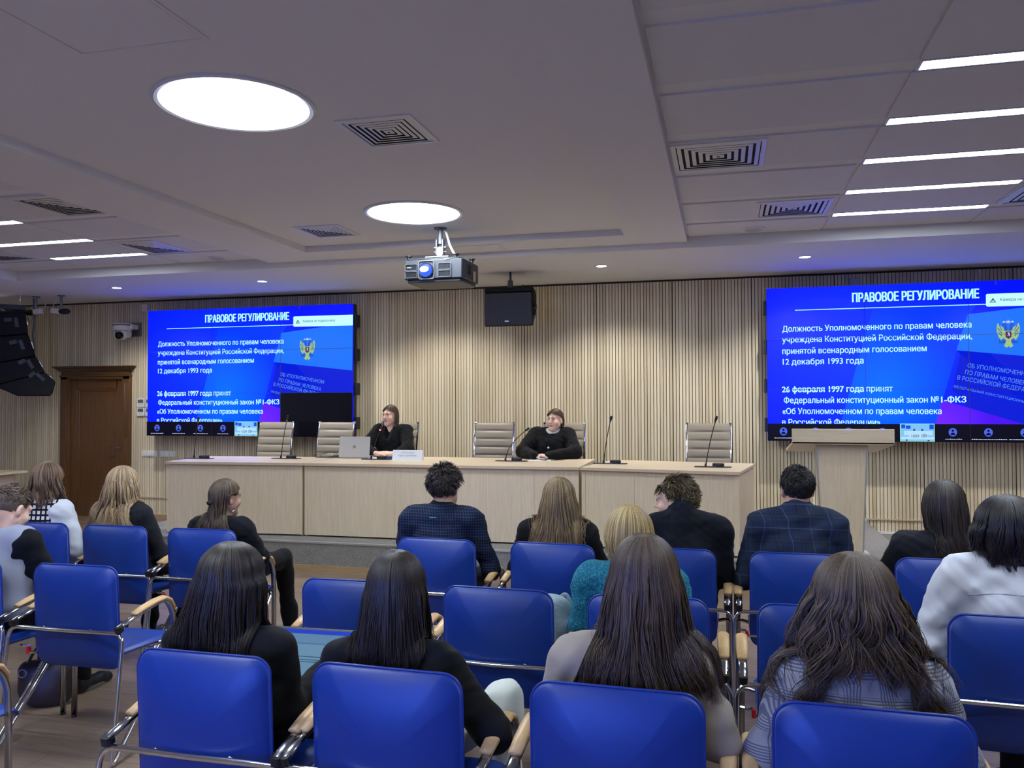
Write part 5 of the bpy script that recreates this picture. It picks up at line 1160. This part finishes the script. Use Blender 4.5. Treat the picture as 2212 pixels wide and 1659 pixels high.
p = person('woman with long dark hair and a dark top, in front of the white shirt', (1.05, R1, 0), 0, 1.250, hx=.028, hyaw=-14, sx=.0, shw=.185, shz=.91, fem=True, jacket=C_CHAR, jname='top', seed=8)
LH(p, dome(.100, .112, .11, [(.14, .106, .115), (.27, .098, .11, .012, 0), (.36, .098, .11, .035, 0), (.45, .085, .1, .07, 0)]), H_ASH, hyaw=-8, L=.43, wave=(.003, 20), seed=9, n=1200)
# second row
p = person('boy with short fair-brown hair bowing his head, grey vest over black sleeves, far left', (-3.70, R2, 0), 0, 1.228, hx=.055, hy=.25, hyaw=-5, hpit=26, sx=.045, shw=.165, shz=.925, jacket=C_BLACK2, jname='shirt', vest=C_GREY, skin=SKIN2, face=1, arms={'R': ((.265, .30, .70), (.22, .52, .63)), 'L': ((-.2, .3, .7), (.02, .52, .63))}, feet=((-.02, .62, 0), (.13, .70, 0)), boots=True, seed=9, hair=dict(mat=H_ASH))
short_hair(p['root'], p['c'], p['M'], p['hs'], H_FAIR, n=1900, L=.026, region=scalp, comb=(0, .6, -.2), lift=.4, seed=10, wd=.0026, clump=150, grow=lambda P: np.clip((P[:, 2]-.0)/.07, .16, 1.3))
p = person('woman in a teal knitted jacket with tied-back golden blonde hair', (-.30, R2, 0), 0, 1.216, hx=-.088, sx=-.085, shw=.178, shz=.90, fem=True, jacket=C_TEAL, slv=1.15, seed=10, arms={'L': ((-.295, .22, .68), (-.16, .5, .63)), 'R': ((.13, .22, .70), (.02, .5, .63))})
LH(p, dome(.100, .110, .11, [(.13, .104, .112), (.19, .092, .1), (.24, .07, .085), (.29, .045, .06, 0, -.0), (.33, .035, .05)]), H_GOLD, L=.31, wave=(.004, 30), seed=11, n=1200, clump=36, cl=.6)
p = person('man in a white shirt with shaggy dark shoulder-length hair, at the right edge', (1.02, R2, 0), 0, 1.295, hx=.012, hyaw=4, sx=.015, shw=.195, shz=.985, bulk=1.08, jacket=C_WHITE, jname='shirt', wrk=.0034, slv=1.12, arms={'L': ((-.275, .20, .70), (-.15, .48, .64)), 'R': ((.29, .2, .70), (.18, .48, .64))}, seed=11)
LH(p, dome(.112, .122, .115, [(.13, .126, .125), (.18, .122, .118), (.24, .108, .105), (.30, .115, .11)]), H_BLACK, hyaw=4, L=.275, jit=.2, wave=(.010, 38), seed=12, n=1100, clump=34, cl=.7, wd=.0036, face_open=(.09, 92))
def yoke(p):
    J = p['J']; P = [(x, back_y(J, x, .925)-.0005, .925+.02*(1-(x/.16)**2)) for x in np.linspace(-.15, .17, 14)]; P = [(x, back_y(J, x, z)-.0015, z) for x, y, z in P]
    MB().tube(P, .0016, 5).build('yoke_seam', plain('seam_grey', '9aa0b4', .8), p['root'])
yoke(p)
# third row, nearest the camera
p = person('woman with long dark hair in a black jacket typing on a laptop', (-1.575, R3, 0), 0, 1.192, hx=-.012, sx=-.012, shw=.185, shz=.845, fem=True, jacket=C_BLACK, seed=12, arms={'R': ((.205, .17, .66), (.19, .44, .70)), 'L': ((-.25, .2, .66), (-.08, .46, .66))}, hdir=(None, (.12, 1, .05)), curlh=.6)
LH(p, dome(.108, .118, .11, [(.13, .128, .125), (.24, .145, .125, -.018, 0), (.34, .145, .125, -.02, 0), (.42, .13, .12, -.015, 0)]), H_DARK, L=.385, wave=(.004, 20), seed=13, n=1500, wd=.0028)
p = person('woman with long dark hair in a black blazer and white trousers, near centre', (-.965, R3, 0), 0, 1.188, hx=-.034, sx=-.048, shw=.178, shz=.835, fem=True, jacket=C_BLACK, pants=C_TWHITE, seed=13, arms={'R': ((.285, .17, .655), (.20, .42, .60)), 'L': ((-.205, .14, .67), (-.06, .40, .62))}, knees=((-.1, .62, .56), (.19, .66, .575)), feet=((-.1, .62, 0), (.2, .66, 0)))
LH(p, dome(.092, .106, .11, [(.13, .100, .112), (.22, .110, .115, -.005, 0), (.32, .124, .12, -.008, 0), (.40, .120, .12, -.01, 0)]), H_DARK, L=.36, wave=(.003, 20), seed=14, n=1500, wd=.0028)
p = person('woman with very long brown hair over a beige blazer, right of centre', (-.295, R3, 0), 0, 1.268, hx=.068, sx=.03, shw=.182, shz=.895, fem=True, jacket=C_BEIGE, wrk=.0026, seed=14, arms={'R': ((.275, .18, .69), (.2, .44, .63)), 'L': ((-.22, .2, .70), (-.1, .45, .63))})
LH(p, dome(.100, .112, .115, [(.14, .108, .12), (.24, .122, .125, -.003, 0), (.33, .145, .13, 0, 0), (.40, .18, .13, .008, 0), (.48, .185, .13, .02, 0)]), H_CHOC, L=.465, wave=(.008, 18), seed=15, n=1700, wd=.0028, jit=.14, fly=.03)
p = person('woman with voluminous dark wavy hair and a grey checked jacket', (.352, R3, 0), 0, 1.238, hx=-.012, sx=0, shw=.178, shz=.885, fem=True, jacket=C_GLEN, seed=15, arms={'L': ((-.25, .18, .67), (-.14, .44, .62)), 'R': ((.25, .18, .67), (.14, .44, .62))})
LH(p, dome(.112, .12, .115, [(.14, .130, .13), (.22, .146, .13), (.30, .165, .13, .003, 0), (.38, .185, .13, .005, 0), (.48, .19, .13, .01, 0)]), H_CHOC, L=.46, vshape=.34, wave=(.021, 34), jit=.2, seed=16, n=1500, clump=42, cl=.8, wd=.003, fly=.05)
# the two speakers, facing the room
def frontals(p, vy):
    pass
p = person('woman in glasses and a black V-neck top, hands clasped on the long table', (-3.78, 9.17, ZS), math.pi, 1.340, hx=.012, hy=.215, hyaw=-16, hpit=2, sx=0, shw=.190, shz=1.025, fem=True, hs=.96, skin=SKIN2, jacket=C_BLACK2, jname='tunic', slv=1.3, vneck=.13, face=1, h=.006, seed=16, arms={'L': ((-.275, .37, .83), (-.17, .575, .785)), 'R': ((.265, .37, .83), (.0, .60, .785))}, hdir=((.75, .45, .12), (-.78, .30, .12)), hnorm=((-.3, .5, .8), (.3, .5, .8)), sleeve_end=.10, curlh=.75, bulk=1.12, hair=dict(mat=H_ASH))
S1 = p
long_hair(p['root'], p['top'], dome(.090, .108, .11, [(.13, .092, .112), (.20, .094, .10), (.27, .09, .085), (.31, .085, .08)]), -16, H_BROWN, n=1300, phm=174, face_open=(.042, 104), L=.285, jit=.05, apex=(-.02, .02), seed=17, wd=.0026, J=p['J'], wave=(.001, 10), cl=.3)
def glasses(p):
    c, M, s = p['c'], p['M'], p['hs']; T = lambda x, y, z: tuple(c+M@(np.array((x, y, z))*s)); m = MB()
    for q in (-1, 1):
        m.tube([T(q*.031+.024*math.cos(a), .108-.006*abs(math.cos(a)), .008+.021*math.sin(a)) for a in np.linspace(0, 2*math.pi, 25)], .0014, 6); m.tube([T(q*.055, .10, .014), T(q*.074, .05, .012), T(q*.080, -.005, .005)], .0014, 6)
    m.tube([T(-.008, .11, .012), T(0, .113, .015), T(.008, .11, .012)], .0014, 6); m.build('glasses', plain('gold_frame', 'b8a684', .25, .8), p['root'])
glasses(S1)
p = person('woman with short brown hair in a black buttoned jacket, arms folded on the table', (-1.86, 9.15, ZS), math.pi, 1.293, hx=-.045, hy=.215, hyaw=-20, hpit=-1, sx=0, shw=.200, shz=1.0, fem=True, hs=.98, skin=SKIN2, jacket=C_BLACK, slv=1.3, face=1, h=.006, seed=17, arms={'L': ((-.30, .37, .82), (-.04, .565, .79)), 'R': ((.295, .37, .82), (.095, .60, .79))}, hdir=((1, .22, -.04), (-1, -.05, .06)), hnorm=((0, .35, .9), (0, .2, 1)), curlh=.4, bulk=1.3, inner=C_WHITE, ncut=.078, hair=dict(mat=H_DARK), jname='jacket')
S2 = p
long_hair(p['root'], p['top'], dome(.092, .108, .105, [(.13, .094, .112), (.18, .092, .105), (.23, .085, .095)]), -20, H_BROWN, n=1200, phm=174, face_open=(.042, 88), L=.215, jit=.1, apex=(-.015, .02), seed=18, wd=.003, J=p['J'], wave=(.003, 30), cl=.5)
def button(p):
    J = p['J']; x, z = .005, .865
    for y in np.arange(.7, 0, -.002):
        if J.sample(np.array([[x, y, z]]))[0] < 0: break
    MB().lathe([(.011, 0), (.011, .004), (.004, .006)], c=(x, y, z), R=rot(-90), n=16).build('button', plain('pearl_button', 'e4dfd0', .25), p['root'])
button(S2)
# ------------------------------------------------------------------ things among the seats
def open_laptop():
    t = thing('laptop', 'open laptop showing a document, on the lap of a dark-haired woman', 'laptop', (-1.515, 2.60, .60), rad(2))
    MB().rbox((0, 0, .008), (.34, .235, .015), .012).build('base', plain('dark_laptop', '2a2c30', .4, .3), t, bevel=.003)
    kb = MB()
    for r in range(5):
        for c in range(13): kb.box((-.15+.025*c, .06-.022*r, .0165), (.02, .017, .003))
    kb.build('keyboard', MT['black'], t)
    R = rot(90-42); lid = MB().rbox((0, .19, .098), (.34, .235, .007), .01, R).build('lid', plain('dark_laptop_lid', '24262a', .4, .3), t, bevel=.002)
    ax = lambda u, v, e: tuple(np.array((0, .19, .098))+R@np.array((u, v, .0036+e)))
    def q(name, r, mat, e):
        m = MB()
        for a, b, c_, d in r: m.add([ax(a, c_, e), ax(b, c_, e), ax(b, d, e), ax(a, d, e)], [(0, 1, 2, 3)])
        m.build(name, mat, lid, smooth=False, flip=False)
    q('screen', [(-.163, .163, -.108, .108)], emit('laptop_page_blue', '5b8cc0', .55), .0004); q('title_bar', [(-.163, .163, .092, .108)], emit('laptop_bar', '1238c8', .9), .0008); q('toolbar', [(-.163, .163, .055, .09)], emit('laptop_toolbar', '6c9cc8', .6), .0008); q('page', [(-.10, .12, -.108, .05)], emit('laptop_page', '78a8cc', .6), .0009)
    q('text_line', [(-.06, .06, .0, .003), (-.08, .09, -.012, -.009), (-.08, .07, -.02, -.017)], emit('laptop_text', '2c4a70', .8), .0013)
open_laptop()
def backpack():
    t = thing('backpack', 'pale blue-grey backpack standing on an empty blue seat', 'backpack', (-.76, 3.55, .49), rad(-12)); bm = plain('pale_canvas', '8fa3aa', .8, bump=(40, .5, .02)); F = SDF((-.22, -.2, -.02), (.22, .2, .42), .008)
    F.ell((0, 0, .13), (.15, .10, .14), None, .05); F.ell((0, 0, .2), (.13, .085, .12), None, .05); F.ell((0, -.08, .09), (.10, .05, .09), None, .02); F.cut((0, 0, .0), (0, 0, -1)); F.ripple(.005, 28, 3); obj_from(F, 'bag_body', bm, t)
    m = MB(); m.tube(arc((.04, .02, .27), (.085, .02, .37), (.11, .02, .25), 9), .009, 8, ry=.005); m.build('top_loop', bm, t)
    m = MB(); m.tube([(.1, .06, .29), (.155, .02, .2), (.17, -.02, .1), (.13, -.02, .02)], .02, 8, ry=.006); m.build('shoulder_strap', bm, t); m = MB(); m.tube([(-.08, -.13, .12), (0, -.135, .14), (.08, -.13, .12)], .003, 6); m.build('zipper', MT['alu'], t)
backpack()
def floor_bag():
    t = thing('handbag', 'dark brown handbag on the floor under the empty left chair', 'bag', (-3.60, 3.74, 0), rad(25)); bm = plain('brown_leather', '2e211b', .5, bump=(90, .2)); F = SDF((-.2, -.12, -.01), (.2, .12, .34), .008)
    F.ell((0, 0, .10), (.15, .075, .12), None, .03); F.cap((-.1, 0, .2), (.1, 0, .2), .045, .045, .06); F.cut((0, 0, .002), (0, 0, -1)); obj_from(F, 'bag_body', bm, t)
    m = MB(); m.tube(arc((-.1, 0, .23), (0, 0, .46), (.1, 0, .23), 12), .008, 8); m.build('handle', bm, t); m = MB(); m.tube([(-.10+.02*math.cos(a), -.075, .2+.02*math.sin(a)) for a in np.linspace(0, 6.28, 16)], .003, 6); m.build('ring', MT['steel'], t)
floor_bag()
